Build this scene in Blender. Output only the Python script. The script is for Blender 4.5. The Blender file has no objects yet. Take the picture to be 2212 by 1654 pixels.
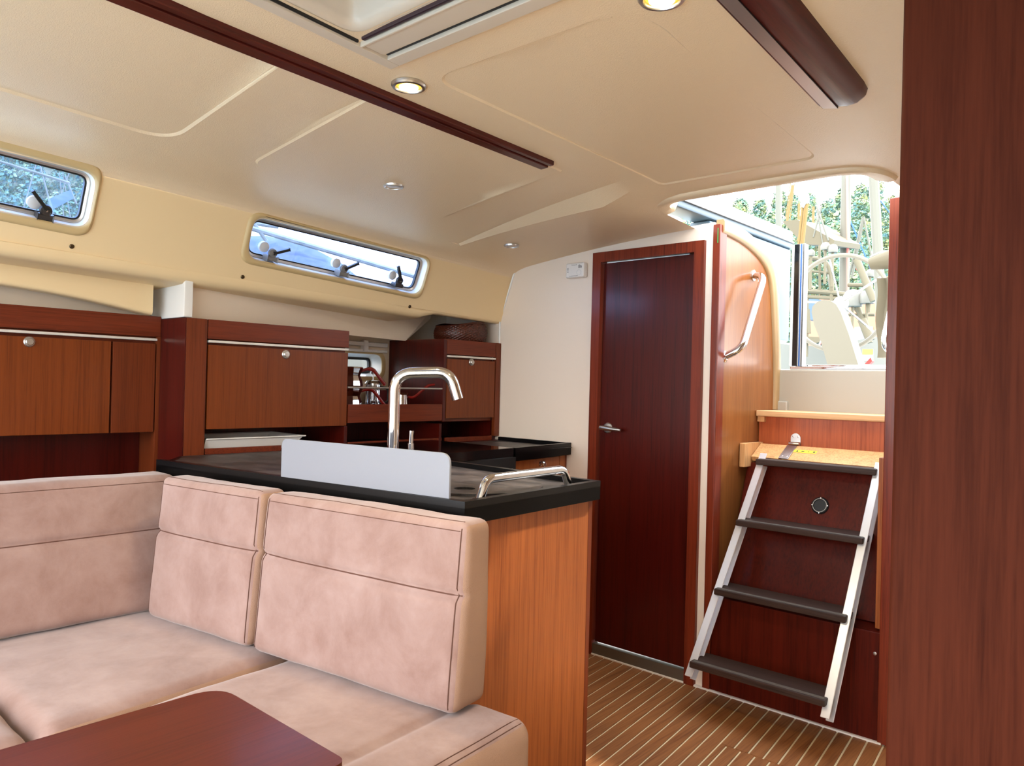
import bpy, bmesh, math, random
from mathutils import Vector, Matrix, noise
from mathutils.geometry import delaunay_2d_cdt, tessellate_polygon
random.seed(7)
S = bpy.context.scene
COL = S.collection
V = Vector
# ------------------------------------------------------------------ camera
CX, CY, FPX, EYE = 1106.0, 827.0, 1652.0, 1.2
R = ((0.741356, 0.01705147, -0.67089532), (0.67062377, 0.01930176, 0.7415465), (0.02559392, -0.99966829, 0.00287435))
cam = bpy.data.cameras.new('camera'); camo = bpy.data.objects.new('camera', cam); COL.objects.link(camo)
cam.sensor_width = 36.0; cam.lens = 36.0 * FPX / 2212.0; cam.clip_start = 0.02; cam.clip_end = 2000
m = Matrix.Identity(4)
for i in range(3):
    m[i][0] = R[i][0]; m[i][1] = -R[i][1]; m[i][2] = -R[i][2]
m[2][3] = EYE
camo.matrix_world = m
S.camera = camo
# ------------------------------------------------------------------ world, sun, exposure
S.view_settings.view_transform = 'Standard'; S.view_settings.look = 'None'
S.view_settings.exposure = 0.95; S.view_settings.gamma = 1.0; S.view_settings.use_curve_mapping = False
W = bpy.data.worlds.new('sky'); S.world = W; W.use_nodes = True
nt = W.node_tree; nt.nodes.clear()
wo = nt.nodes.new('ShaderNodeOutputWorld'); bg = nt.nodes.new('ShaderNodeBackground')
tc = nt.nodes.new('ShaderNodeTexCoord'); sp = nt.nodes.new('ShaderNodeSeparateXYZ'); rp = nt.nodes.new('ShaderNodeValToRGB')
nt.links.new(tc.outputs['Generated'], sp.inputs[0]); nt.links.new(sp.outputs['Z'], rp.inputs[0])
rp.color_ramp.elements[0].position = 0.0; rp.color_ramp.elements[0].color = (1.0, 0.985, 0.96, 1)
rp.color_ramp.elements[1].position = 0.9; rp.color_ramp.elements[1].color = (0.72, 0.84, 1.0, 1)
nt.links.new(rp.outputs[0], bg.inputs[0]); bg.inputs[1].default_value = 5.0
nt.links.new(bg.outputs[0], wo.inputs[0])
sun = bpy.data.lights.new('sun', 'SUN'); sun.energy = 3.0; sun.angle = math.radians(2.5); sun.color = (1.0, 0.93, 0.82)
suno = bpy.data.objects.new('sun', sun); COL.objects.link(suno)
suno.rotation_euler = V((-0.30, -1.0, -0.95)).to_track_quat('-Z', 'Y').to_euler()
suno.location = (6, 12, 14)

# ------------------------------------------------------------------ pixel -> place
def ray(u, v):
    d = (u - CX, v - CY, FPX)
    return V([sum(R[i][j] * d[j] for j in range(3)) for i in range(3)])
EYEV = V((0, 0, EYE))
def on(u, v, ax, val):
    d = ray(u, v); return EYEV + d * ((val - EYEV[ax]) / d[ax])
def onplane(u, v, p, n):
    d = ray(u, v); return EYEV + d * ((p - EYEV).dot(n) / d.dot(n))
def CZ(x, y):
    return 2.015 - .05 * y - .05 * (x + 1.14) ** 2
def onceil(u, v):
    d = ray(u, v); t = .6 / d.z
    for k in range(30):
        p = EYEV + d * t; t = (CZ(p.x, p.y) - EYE) / d.z
    return EYEV + d * t

# ------------------------------------------------------------------ materials
def lin(c):
    return tuple(((v / 255) / 12.92 if v / 255 <= .04045 else ((v / 255 + .055) / 1.055) ** 2.4) for v in c) + (1,)
MATS = {}
def base_mat(name):
    mt = bpy.data.materials.new(name); mt.use_nodes = True
    n = mt.node_tree.nodes; b = n['Principled BSDF']; MATS[name] = mt
    return mt, mt.node_tree, b
def pos_noise(t, scale, detail=3, rough=.5, dist=0):
    g = t.nodes.new('ShaderNodeNewGeometry'); mp = t.nodes.new('ShaderNodeMapping')
    t.links.new(g.outputs['Position'], mp.inputs[0]); mp.inputs['Scale'].default_value = scale if isinstance(scale, tuple) else (scale,) * 3
    nz = t.nodes.new('ShaderNodeTexNoise'); nz.inputs['Scale'].default_value = 1; nz.inputs['Detail'].default_value = detail
    nz.inputs['Roughness'].default_value = rough; nz.inputs['Distortion'].default_value = dist
    t.links.new(mp.outputs[0], nz.inputs['Vector']); return nz
def ramp(t, inp, stops):
    r = t.nodes.new('ShaderNodeValToRGB'); e = r.color_ramp.elements
    while len(e) < len(stops): e.new(.5)
    for k, (p, c) in enumerate(stops): e[k].position = p; e[k].color = c
    t.links.new(inp, r.inputs[0]); return r
def bump(t, b, inp, strength, dist=.002):
    bp = t.nodes.new('ShaderNodeBump'); bp.inputs['Strength'].default_value = strength; bp.inputs['Distance'].default_value = dist
    t.links.new(inp, bp.inputs['Height']); t.links.new(bp.outputs[0], b.inputs['Normal'])
def plain(name, col, rough=.5, metal=0, bs=0, bscale=400, var=0, coat=0, spec=.5, vscale=6):
    mt, t, b = base_mat(name)
    b.inputs['Base Color'].default_value = lin(col); b.inputs['Roughness'].default_value = rough; b.inputs['Metallic'].default_value = metal
    b.inputs['Coat Weight'].default_value = coat; b.inputs['Coat Roughness'].default_value = .15; b.inputs['Specular IOR Level'].default_value = spec
    if var:
        nz = pos_noise(t, vscale, 4); c = lin(col)
        a = tuple(min(1, x * (1 - var)) for x in c[:3]) + (1,); d = tuple(min(1, x * (1 + var)) for x in c[:3]) + (1,)
        r = ramp(t, nz.outputs[0], [(.3, a), (.7, d)]); t.links.new(r.outputs[0], b.inputs['Base Color'])
    if bs:
        nz = pos_noise(t, bscale, 2); bump(t, b, nz.outputs[0], bs)
    return mt
def wood(name, mid, dark, axis='z', rough=.32, coat=.35, fine=150, spread=1.0, spec=.25):
    mt, t, b = base_mat(name)
    k = {'x': 0, 'y': 1, 'z': 2}[axis]
    s1 = [fine] * 3; s1[k] = 4.0
    s2 = [fine * .2] * 3; s2[k] = .9
    s3 = [fine * 2.6] * 3; s3[k] = 18
    n1 = pos_noise(t, tuple(s1), 4, .6); n2 = pos_noise(t, tuple(s2), 3, .5); n3 = pos_noise(t, tuple(s3), 2, .5)
    mx = t.nodes.new('ShaderNodeMath'); mx.operation = 'MULTIPLY_ADD'; mx.inputs[1].default_value = .6
    t.links.new(n1.outputs[0], mx.inputs[0])
    m2 = t.nodes.new('ShaderNodeMath'); m2.operation = 'MULTIPLY'; m2.inputs[1].default_value = .4
    t.links.new(n2.outputs[0], m2.inputs[0]); t.links.new(m2.outputs[0], mx.inputs[2])
    m3 = t.nodes.new('ShaderNodeMath'); m3.operation = 'MULTIPLY_ADD'; m3.inputs[1].default_value = .18
    t.links.new(n3.outputs[0], m3.inputs[0]); t.links.new(mx.outputs[0], m3.inputs[2])
    lo = lin(dark); hi = lin(mid); hh = tuple(min(1, v * 1.25) for v in hi[:3]) + (1,)
    r = ramp(t, m3.outputs[0], [(.59 - .2 * spread, lo), (.59, hi), (.59 + .2 * spread, hh)])
    t.links.new(r.outputs[0], b.inputs['Base Color'])
    b.inputs['Roughness'].default_value = rough + .06; b.inputs['Coat Weight'].default_value = coat * .35; b.inputs['Coat Roughness'].default_value = .15; b.inputs['Specular IOR Level'].default_value = spec
    bump(t, b, n3.outputs[0], .06, .001)
    return mt
def emis(name, col, st):
    mt, t, b = base_mat(name); b.inputs['Base Color'].default_value = lin(col)
    b.inputs['Emission Color'].default_value = lin(col); b.inputs['Emission Strength'].default_value = st; return mt
def glass(name, tint, gloss=.12, rough=.02, dirt=0):
    mt, t, b = base_mat(name); t.nodes.remove(b)
    o = t.nodes['Material Output']; tr = t.nodes.new('ShaderNodeBsdfTransparent'); gl = t.nodes.new('ShaderNodeBsdfGlossy'); mx = t.nodes.new('ShaderNodeMixShader')
    tr.inputs[0].default_value = tint + (1,); gl.inputs['Roughness'].default_value = rough; mx.inputs[0].default_value = gloss
    t.links.new(tr.outputs[0], mx.inputs[1]); t.links.new(gl.outputs[0], mx.inputs[2])
    if dirt:
        df = t.nodes.new('ShaderNodeBsdfTranslucent'); df.inputs[0].default_value = (.8, .88, 1, 1); m2 = t.nodes.new('ShaderNodeMixShader')
        nz = pos_noise(t, (6, 14, 50), 5, .7); r = ramp(t, nz.outputs[0], [(.45, (dirt * .4,) * 3 + (1,)), (.75, (dirt * 1.6,) * 3 + (1,))])
        t.links.new(r.outputs[0], m2.inputs[0]); t.links.new(mx.outputs[0], m2.inputs[1]); t.links.new(df.outputs[0], m2.inputs[2]); t.links.new(m2.outputs[0], o.inputs[0])
    else:
        t.links.new(mx.outputs[0], o.inputs[0])
    return mt

M_light_rail = plain('pale_rail', (228, 222, 212), .35, .25)
M_vinyl = plain('vinyl_headliner', (240, 214, 176), .40, bs=.45, bscale=330)
M_coam = plain('coaming_lining', (241, 213, 164), .42, bs=.03, bscale=200)
M_hull = plain('hull_lining', (236, 218, 194), .5)
M_bulk = plain('white_laminate', (240, 224, 206), .42)
M_gel = plain('cream_gelcoat', (160, 150, 132), .35)
M_skygel = plain('sky_tinted_gelcoat', (70, 92, 108), .4)  # white gelcoat with the blue of the sky put into its colour
M_ext = plain('weathered_cream', (98, 88, 64), .6)
M_white = plain('white_gelcoat', (236, 233, 226), .25)
M_whitep = plain('white_plastic', (236, 232, 226), .35)
M_beige = plain('beige_window_trim', (205, 178, 128), .45)
M_wz = wood('mahogany_upright', (110, 48, 20), (80, 29, 10), 'z', fine=200, spread=1.2)
M_wy = wood('mahogany_lengthwise', (110, 44, 21), (77, 26, 11), 'y')
M_wx = wood('mahogany_crosswise', (110, 44, 21), (77, 26, 11), 'x')
M_lockd = wood('mahogany_door_front', (118, 55, 19), (88, 35, 10), 'z', rough=.28, fine=210, spread=1.3)
M_end = wood('honey_mahogany', (158, 88, 43), (126, 63, 28), 'z', rough=.3)
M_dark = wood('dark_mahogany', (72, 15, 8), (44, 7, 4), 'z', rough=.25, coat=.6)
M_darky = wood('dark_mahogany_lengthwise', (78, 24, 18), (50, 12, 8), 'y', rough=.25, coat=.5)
M_frame = wood('door_frame_mahogany', (116, 44, 22), (80, 25, 13), 'z', rough=.3)
M_pillar = wood('partition_mahogany', (72, 32, 19), (54, 21, 11), 'z', rough=.5, coat=0, fine=110)
M_pillar.node_tree.nodes['Principled BSDF'].inputs['Specular IOR Level'].default_value = .05
M_light = wood('pale_wood', (214, 160, 104), (184, 128, 76), 'z', rough=.35)
M_lightx = wood('pale_sill_wood', (214, 166, 116), (176, 122, 78), 'x', rough=.45, coat=.1)
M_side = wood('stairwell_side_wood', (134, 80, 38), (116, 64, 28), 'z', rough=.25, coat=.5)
M_stair = wood('stair_panel_wood', (80, 20, 8), (50, 10, 4), 'z', rough=.3, coat=.1, spec=.15)
M_tread = wood('worn_dark_tread', (58, 40, 32), (28, 18, 14), 'x', rough=.5, coat=.1, fine=200)
M_table = wood('table_mahogany', (92, 34, 14), (70, 21, 7), 'y', rough=.3, coat=.3, spread=1.4, spec=.2)
M_teak = wood('teak_plank', (146, 94, 54), (108, 62, 33), 'y', rough=.42, coat=.15)
M_caulk = plain('pale_caulk', (226, 206, 166), .5)
M_seal = plain('white_sealant', (232, 224, 212), .5)
M_chrome = plain('polished_chrome', (222, 222, 224), .07, 1)
M_steel = plain('brushed_steel', (196, 194, 190), .3, 1, var=.06, vscale=60)
M_alu = plain('aluminium', (206, 204, 200), .35, .9)
M_pewter = plain('satin_knob', (196, 190, 182), .3, .85)
M_black = plain('black_rubber', (14, 14, 15), .5)
M_blackg = plain('black_gloss', (12, 12, 13), .12)
M_greyp = plain('grey_plastic', (120, 118, 116), .4)
M_palegrey = plain('pale_grey_plastic', (206, 206, 206), .35)
M_acrylic, _t, _b = base_mat('frosted_acrylic')
_b.inputs['Base Color'].default_value = lin((160, 162, 170)); _b.inputs['Roughness'].default_value = .35; _b.inputs['Transmission Weight'].default_value = .25
M_glass = glass('window_glass', (.60, .74, 1.0), .06, .02, dirt=.03)
M_glassc = glass('clear_glass', (.95, .97, 1.0), .1)
M_hatchg = glass('hatch_acrylic', (.10, .115, .15), .10, .05, dirt=.02)
M_stone, _t, _b = base_mat('black_speckled_worktop')
_n = pos_noise(_t, 900, 2, .6); _r = ramp(_t, _n.outputs[0], [(.66, lin((9, 9, 10))), (.74, lin((60, 60, 64)))])
_t.links.new(_r.outputs[0], _b.inputs['Base Color']); _b.inputs['Roughness'].default_value = .32; _b.inputs['Specular IOR Level'].default_value = .25
M_scratch, _t, _b = base_mat('scratched_worktop')
_n = pos_noise(_t, (9, 14, 9), 5, .7); _r = ramp(_t, _n.outputs[0], [(.4, lin((34, 31, 31))), (.7, lin((92, 84, 82)))])
_t.links.new(_r.outputs[0], _b.inputs['Base Color']); _b.inputs['Roughness'].default_value = .42
_n2 = pos_noise(_t, (40, 260, 60), 3, .6); bump(_t, _b, _n2.outputs[0], .1, .001)
M_suede, _t, _b = base_mat('beige_suede')
_n = pos_noise(_t, (8, 8, 7), 7, .66, .25); _r = ramp(_t, _n.outputs[0], [(.30, lin((136, 105, 95))), (.5, lin((152, 123, 114))), (.70, lin((164, 137, 129)))])
_t.links.new(_r.outputs[0], _b.inputs['Base Color']); _b.inputs['Roughness'].default_value = .9
_b.inputs['Sheen Weight'].default_value = .35; _b.inputs['Sheen Roughness'].default_value = .5; _b.inputs['Specular IOR Level'].default_value = .15
_n2 = pos_noise(_t, 700, 2); bump(_t, _b, _n2.outputs[0], .15, .001)
M_suedes = plain('suede_twill_side', (162, 130, 110), .9, bs=.5, bscale=600, var=.05, spec=.15)
M_seam = plain('seam_thread', (92, 60, 48), .9)
M_wicker = plain('dark_wicker', (78, 32, 15), .35, var=.65, vscale=150)
M_redh = plain('red_handle', (120, 14, 12), .25, coat=.5)
M_lampw = emis('lit_lamp_lens', (255, 236, 180), 8.0)
M_lampy = emis('lit_lamp_rim', (255, 196, 70), .75)
M_hatchf = plain('cream_hatch_frame', (214, 198, 176), .4)
M_lampo = plain('frosted_lens', (206, 196, 186), .4)
M_yellow = plain('yellow_sticker', (246, 226, 60), .5)
M_green = plain('green_sticker', (30, 150, 70), .5)
M_ink = plain('dark_print', (44, 38, 36), .6)
M_redink = plain('red_print', (205, 80, 70), .6)
M_foliage, _t, _b = base_mat('pine_foliage')  # blue shade and yellow sunlight of the canopy mixed into its colour
_n = pos_noise(_t, .3, 5, .7); _r = ramp(_t, _n.outputs[0], [(.35, lin((58, 92, 98))), (.5, lin((88, 116, 92))), (.68, lin((170, 168, 104)))])
_t.links.new(_r.outputs[0], _b.inputs['Base Color']); _b.inputs['Roughness'].default_value = .9
M_trunk = plain('bark', (104, 82, 64), .9)
M_hill = plain('hill_ground', (120, 116, 84), .95, var=.3, vscale=.1)
M_water = plain('harbour_water', (120, 150, 168), .12)
M_canvas = plain('beige_canvas', (98, 88, 67), .85, bs=.1, bscale=60)
M_bcanvas = plain('blue_grey_canvas', (62, 70, 92), .8, var=.1, vscale=8)
M_rope = plain('tan_rope', (120, 96, 54), .85)
M_pod = plain('cream_pod', (96, 90, 74), .5)
M_gelx = plain('dull_cream_gelcoat', (112, 108, 96), .5)
M_mast = plain('mast_alu', (100, 97, 84), .5, .2)
M_redflag = plain('red_flag', (214, 50, 44), .7)
M_blue = plain('blue_cloth', (52, 92, 150), .8)
M_brick = plain('terracotta_wall', (190, 110, 84), .8)

# ------------------------------------------------------------------ mesh helpers
def tagit(o, label=None, cat=None, kind=None, group=None):
    if label: o['label'] = label
    if cat: o['category'] = cat
    if kind: o['kind'] = kind
    if group: o['group'] = group
    return o
def mk(name, bm, mat, parent=None, label=None, cat=None, kind=None, group=None, smooth=35, fix=True):
    if fix and bm.faces: bmesh.ops.recalc_face_normals(bm, faces=bm.faces[:])
    me = bpy.data.meshes.new(name)
    xs = [v.co.x for v in bm.verts]; ys = [v.co.y for v in bm.verts]; zs = [v.co.z for v in bm.verts]
    c = V(((min(xs) + max(xs)) / 2, (min(ys) + max(ys)) / 2, min(zs)))
    bmesh.ops.translate(bm, verts=bm.verts[:], vec=-c)
    bm.to_mesh(me); bm.free()
    me.materials.append(mat)
    if smooth:
        me.polygons.foreach_set('use_smooth', [True] * len(me.polygons))
        if smooth < 180: me.set_sharp_from_angle(angle=math.radians(smooth))
        wn = smooth < 180 and len(me.polygons) < 4000
    else: wn = False
    o = bpy.data.objects.new(name, me); COL.objects.link(o)
    o.location = c
    if wn:
        md = o.modifiers.new('weighted', 'WEIGHTED_NORMAL'); md.keep_sharp = True
    if parent is not None:
        o.parent = parent
        w = V((0, 0, 0)); p = parent
        while p is not None: w += p.location; p = p.parent
        o.location = c - w
    return tagit(o, label, cat, kind, group)
def thing(name, loc, label=None, cat=None, kind=None, group=None):
    o = bpy.data.objects.new(name, None); COL.objects.link(o); o.location = loc; o.empty_display_size = .05
    return tagit(o, label, cat, kind, group)
def copy_tree(o, delta, parent=None, **kw):
    c = o.copy(); COL.objects.link(c)
    if parent is None: c.location = o.location + V(delta)
    else: c.parent = parent
    for ch in [x for x in ALLCH(o)]: copy_tree(ch, (0, 0, 0), c)
    for k, v in kw.items(): c[k] = v
    return c
def ALLCH(o):
    return [x for x in COL.objects if x.parent == o]
def NB(): return bmesh.new()
def box(bm, lo, hi, bev=0, seg=2):
    lo = V(lo); hi = V(hi)
    r = bmesh.ops.create_cube(bm, size=1)
    vs = r['verts']; c = (lo + hi) / 2; d = hi - lo
    for v in vs: v.co = V((c.x + v.co.x * d.x, c.y + v.co.y * d.y, c.z + v.co.z * d.z))
    if bev: bmesh.ops.bevel(bm, geom=list({e for v in vs for e in v.link_edges}), offset=bev, segments=seg, affect='EDGES', profile=.5)
    return bm
def obox(bm, o, e1, e2, e3, bev=0, seg=2):
    """box spanned from corner o by vectors e1, e2, e3"""
    o, e1, e2, e3 = V(o), V(e1), V(e2), V(e3)
    r = bmesh.ops.create_cube(bm, size=1); vs = r['verts']
    for v in vs: v.co = o + e1 * (v.co.x + .5) + e2 * (v.co.y + .5) + e3 * (v.co.z + .5)
    if bev: bmesh.ops.bevel(bm, geom=list({e for v in vs for e in v.link_edges}), offset=bev, segments=seg, affect='EDGES', profile=.5)
    return bm
def prism(bm, loop, vec, bev=0, seg=2, holes=()):
    """extrude polygon (3D points) with optional holes by vec"""
    loops = [[V(p) for p in loop]] + [[V(p) for p in h] for h in holes]
    vec = V(vec); flat = [p for l in loops for p in l]
    tris = tessellate_polygon(loops)
    a = [bm.verts.new(p) for p in flat]; b = [bm.verts.new(p + vec) for p in flat]
    if holes:
        for t in tris:
            try: bm.faces.new([a[i] for i in t]); bm.faces.new([b[i] for i in reversed(t)])
            except ValueError: pass
    else:
        bm.faces.new(a); bm.faces.new(list(reversed(b)))
    k = 0
    for l in loops:
        n = len(l)
        for i in range(n):
            j = (i + 1) % n
            bm.faces.new((a[k + i], b[k + i], b[k + j], a[k + j]))
        k += n
    if bev:
        es = {e for v in a + b for e in v.link_edges}
        es = [e for e in es if len(e.link_faces) == 2 and e.calc_face_angle(0) > .6]
        bmesh.ops.bevel(bm, geom=es, offset=bev, segments=seg, affect='EDGES', profile=.5)
    return bm
def fillet(pts, r, n=6, closed=False):
    out = []; N = len(pts); pts = [V(p) for p in pts]
    rr = r if isinstance(r, (list, tuple)) else [r] * N
    for i, p in enumerate(pts):
        if not closed and i in (0, N - 1): out.append(p); continue
        a = pts[i - 1]; b = pts[(i + 1) % N]; u = (a - p); w = (b - p)
        d = min(rr[i], u.length * .49, w.length * .49)
        if d < 1e-6: out.append(p); continue
        u.normalize(); w.normalize()
        s, e = p + u * d, p + w * d
        # circular-ish blend
        for k in range(n + 1):
            t = k / n; out.append(s * (1 - t) ** 2 + p * (2 * t * (1 - t)) * 1.0 + e * t * t)
    return out
def tube(bm, pts, r, seg=10, closed=False, caps=True):
    pts = [V(p) for p in pts]; N = len(pts); rings = []
    rad = r if isinstance(r, (list, tuple)) else [r] * N
    up = None
    for i in range(N):
        if closed: t = (pts[(i + 1) % N] - pts[i - 1])
        else: t = pts[min(i + 1, N - 1)] - pts[max(i - 1, 0)]
        t.normalize()
        if up is None:
            up = t.orthogonal().normalized()
        else:
            up = (up - t * up.dot(t)).normalized()
        s = t.cross(up)
        rings.append([bm.verts.new(pts[i] + (up * math.cos(2 * math.pi * k / seg) + s * math.sin(2 * math.pi * k / seg)) * rad[i]) for k in range(seg)])
    for i in range(N if closed else N - 1):
        a = rings[i]; b = rings[(i + 1) % N]
        for k in range(seg): bm.faces.new((a[k], a[(k + 1) % seg], b[(k + 1) % seg], b[k]))
    if caps and not closed:
        bm.faces.new(rings[0][::-1]); bm.faces.new(rings[-1])
    return bm
def frame_of(axis):
    z = V(axis).normalized(); x = z.orthogonal().normalized(); return x, z.cross(x), z
def lathe(bm, prof, c, axis=(0, 0, 1), seg=24, caps=True):
    x, y, z = frame_of(axis); c = V(c); rings = []
    for r, h in prof:
        if r < 1e-6: rings.append([bm.verts.new(c + z * h)])
        else: rings.append([bm.verts.new(c + z * h + (x * math.cos(2 * math.pi * k / seg) + y * math.sin(2 * math.pi * k / seg)) * r) for k in range(seg)])
    for a, b in zip(rings, rings[1:]):
        for k in range(seg):
            j = (k + 1) % seg
            if len(a) == 1 and len(b) == 1: continue
            if len(a) == 1: bm.faces.new((a[0], b[j], b[k]))
            elif len(b) == 1: bm.faces.new((a[k], a[j], b[0]))
            else: bm.faces.new((a[k], a[j], b[j], b[k]))
    for rg, rev in ((rings[0], True), (rings[-1], False)):
        if len(rg) > 1 and caps: bm.faces.new(rg[::-1] if rev else rg)
    return bm
def offloop(pts, d):
    """offset a closed 2D loop (list of (a,b)) outward by d (loop counter-clockwise => outward)"""
    N = len(pts); out = []
    area = sum(pts[i][0] * pts[(i + 1) % N][1] - pts[(i + 1) % N][0] * pts[i][1] for i in range(N))
    sg = 1 if area > 0 else -1
    for i in range(N):
        p0 = pts[i - 1]; p1 = pts[(i + 1) % N]
        tx, ty = p1[0] - p0[0], p1[1] - p0[1]; L = math.hypot(tx, ty) or 1
        out.append((pts[i][0] + sg * ty / L * d, pts[i][1] - sg * tx / L * d))
    return out
def ringsweep(bm, loop2, f3, prof, close=True):
    """sweep profile [(outward offset, height)] along closed 2D loop; f3(a,b,h)->3D"""
    rings = [[bm.verts.new(f3(p[0], p[1], h)) for p in offloop(loop2, d)] for d, h in prof]
    P = len(rings); N = len(loop2)
    for i in range(P if close else P - 1):
        a = rings[i]; b = rings[(i + 1) % P]
        for k in range(N): bm.faces.new((a[k], a[(k + 1) % N], b[(k + 1) % N], b[k]))
    return bm
def rrect2(a0, a1, b0, b1, r, n=6):
    q = fillet([(a0, b0, 0), (a1, b0, 0), (a1, b1, 0), (a0, b1, 0)], r, n, True)
    return [(p.x, p.y) for p in q]
def loft(bm, sections, closed_sec=True, caps=True):
    rows = [[bm.verts.new(p) for p in s] for s in sections]
    n = len(rows[0])
    for a, b in zip(rows, rows[1:]):
        for k in range(n if closed_sec else n - 1):
            j = (k + 1) % n; bm.faces.new((a[k], a[j], b[j], b[k]))
    if caps and closed_sec:
        bm.faces.new(rows[0][::-1]); bm.faces.new(rows[-1])
    return bm
def textmesh(name, txt, size, mat, parent, origin, ex, ey, off=.0004):
    cu = bpy.data.curves.new(name, 'FONT'); cu.body = txt; cu.size = size; cu.align_x = 'CENTER'; cu.align_y = 'CENTER'
    to = bpy.data.objects.new('tmp', cu); COL.objects.link(to)
    me = bpy.data.meshes.new_from_object(to); bpy.data.objects.remove(to)
    ex = V(ex).normalized(); ey = V(ey).normalized(); ez = ex.cross(ey)
    bm = NB(); bm.from_mesh(me)
    for v in bm.verts: v.co = V(origin) + ex * v.co.x + ey * v.co.y + ez * off
    return mk(name, bm, mat, parent, smooth=0, fix=False)

YB = 2.829
XC = -2.64
# ================================================================== STRUCTURE
# ---------------- floor
flo = NB(); box(flo, (-3.05, -1.0, -.06), (.45, 2.83, -.004))
floor = mk('floor', flo, M_caulk, kind='structure', label='striped teak and pale caulk cabin floor', smooth=0)
def stripe_x(x0, y): return x0 - .12 * (y - 2.82)
pitch = .0505; gap = .0078
k0 = 0
XF0 = -2.06; KA, KB = 16, 22; YBRK = {k: 2.43 for k in range(16, 22)}
def plank(xa, xb, y0, y1):
    bm = NB()
    A = [(stripe_x(xa, y1), y1), (stripe_x(xb, y1), y1), (stripe_x(xb, y0), y0), (stripe_x(xa, y0), y0)]
    prism(bm, [(x, y, -.0045) for x, y in A], (0, 0, .0045)); mk('plank', bm, M_teak, floor, smooth=0)
for k in range(-4, 27):
    plank(XF0 + k * pitch + gap, XF0 + (k + 1) * pitch, YBRK.get(k, 1.2) + .001, 2.822)
for k in range(KA, KB + 1):
    xa = XF0 + (k - .5) * pitch + gap; xb = XF0 + (k + .5) * pitch
    if k == KA: xa = XF0 + k * pitch + gap
    if k == KB: xb = XF0 + k * pitch
    plank(xa, xb, 1.2, min(YBRK.get(k, 9), YBRK.get(k - 1, 9)) - .001)
bm = NB(); box(bm, (-2.06, 2.812, -.003), (-.8, 2.829, .006), .001, 1)
mk('caulk_line', bm, M_seal, floor)
# ---------------- ceiling
def rquad(pix, rad, n=8):
    q = [onceil(*p) for p in pix]
    return [(p.x, p.y) for p in fillet([(p.x, p.y, 0) for p in q], rad, n, True)]
panelR = rquad([(932, 171), (1429, 401), (1770, 343), (1379, 13)], [.07, .03, .06, .12])
cA = onceil(372, 308); cA2 = onceil(640, 119)
panelA = [(p.x, p.y) for p in fillet([(cA.x - .0, -.4, 0), (cA.x, cA.y, 0), (cA2.x, cA2.y, 0), (cA2.x, -.4, 0)], [0, .11, 0, 0], 10, True)]
panelB = rquad([(541, 352), (930, 480), (1215, 368), (818, 198)], [.05, .07, .0, .0])
def inside(p, poly):
    x, y = p; c = False; n = len(poly)
    for i in range(n):
        x0, y0 = poly[i]; x1, y1 = poly[i - 1]
        if (y0 > y) != (y1 > y) and x < (x1 - x0) * (y - y0) / (y1 - y0) + x0: c = not c
    return c
def rhole(x0, x1, y0, y1, r): return rrect2(x0, x1, y0, y1, r, 8)
hc = onceil(845, 140)
HX0, HX1, HY1 = hc.x + .045, hc.x + .56, hc.y - .135
HY0 = HY1 - .36
hatch_hole = rhole(HX0, HX1, HY0, HY1, .05)
CWX0, CWX1, CWY0, CWY1 = -1.535, -.745, 2.425, 3.6
cw_hole = rhole(CWX0, CWX1, CWY0, CWY1, .13)
st0 = onceil(968, 537); st1 = onceil(1280, 411); st2 = onceil(1332, 447)
def ramp_off(x, y):
    t = (x - st0.x) / (st1.x - st0.x)
    yf = st0.y + (st1.y - st0.y) * t; w = .006 + .066 * max(0, min(1, t))
    k = max(0, min(1, (y - yf) / w)); h = .003 + .039 * max(0, min(1, t))
    if y > yf + w: k *= max(0, 1 - (y - yf - w) / max(.01, YB - yf - w))
    fade = max(0, min(1, (st1.x + .20 - x) / .21))
    return -h * k * fade
verts, edges = [], []
def addloop(l, closed=True):
    s = len(verts); verts.extend(V((p[0], p[1])) for p in l); n = len(l)
    edges.extend((s + i, s + (i + 1) % n) for i in range(n if closed else n - 1))
XE = -2.44
addloop([(XE, y) for y in [-1.1 + i * (3.95 / 40) for i in range(41)]], False)
addloop([(.45, y) for y in [-1.1 + i * (3.95 / 40) for i in range(41)]], False)
panels = [(panelR, .004), (panelA, .006), (panelB, -.004)]
insets = []
for pl, h in panels:
    inn = offloop(pl, -.007); insets.append((pl, inn, h)); addloop(pl); addloop(inn)
addloop(hatch_hole); addloop(cw_hole)
for i in range(31):
    t = i / 30; x = XE + (st1.x + .12 - XE) * t; tt = (x - st0.x) / (st1.x - st0.x)
    pass
def stepline(f):
    out = []
    for i in range(31):
        x = XE + .002 + (st1.x + .20 - XE) * i / 30; tt = (x - st0.x) / (st1.x - st0.x)
        yf = st0.y + (st1.y - st0.y) * tt; w = .006 + .066 * max(0, min(1, tt))
        out.append((x, yf + w * f))
    return out
addloop(stepline(0), False); addloop(stepline(1), False)
for i in range(48):
    for j in range(70):
        x = XE + .03 + i * .06; y = -1.07 + j * .06
        if y < 2.84: verts.append(V((x + .004 * (j % 2), y)))
res = delaunay_2d_cdt(verts, edges, [], 0, 1e-5)
rv, rf = res[0], res[2]
def czoff(x, y):
    z = CZ(x, y) + ramp_off(x, y)
    return z
groups = {'main': [], 0: [], 1: [], 2: []}
for f in rf:
    c = (sum(rv[i].x for i in f) / 3, sum(rv[i].y for i in f) / 3)
    if inside(c, hatch_hole) or inside(c, cw_hole) or c[1] > 2.85: continue
    g = 'main'
    for k, (pl, inn, h) in enumerate(insets):
        if inside(c, inn): g = k
    groups[g].append(f)
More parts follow.
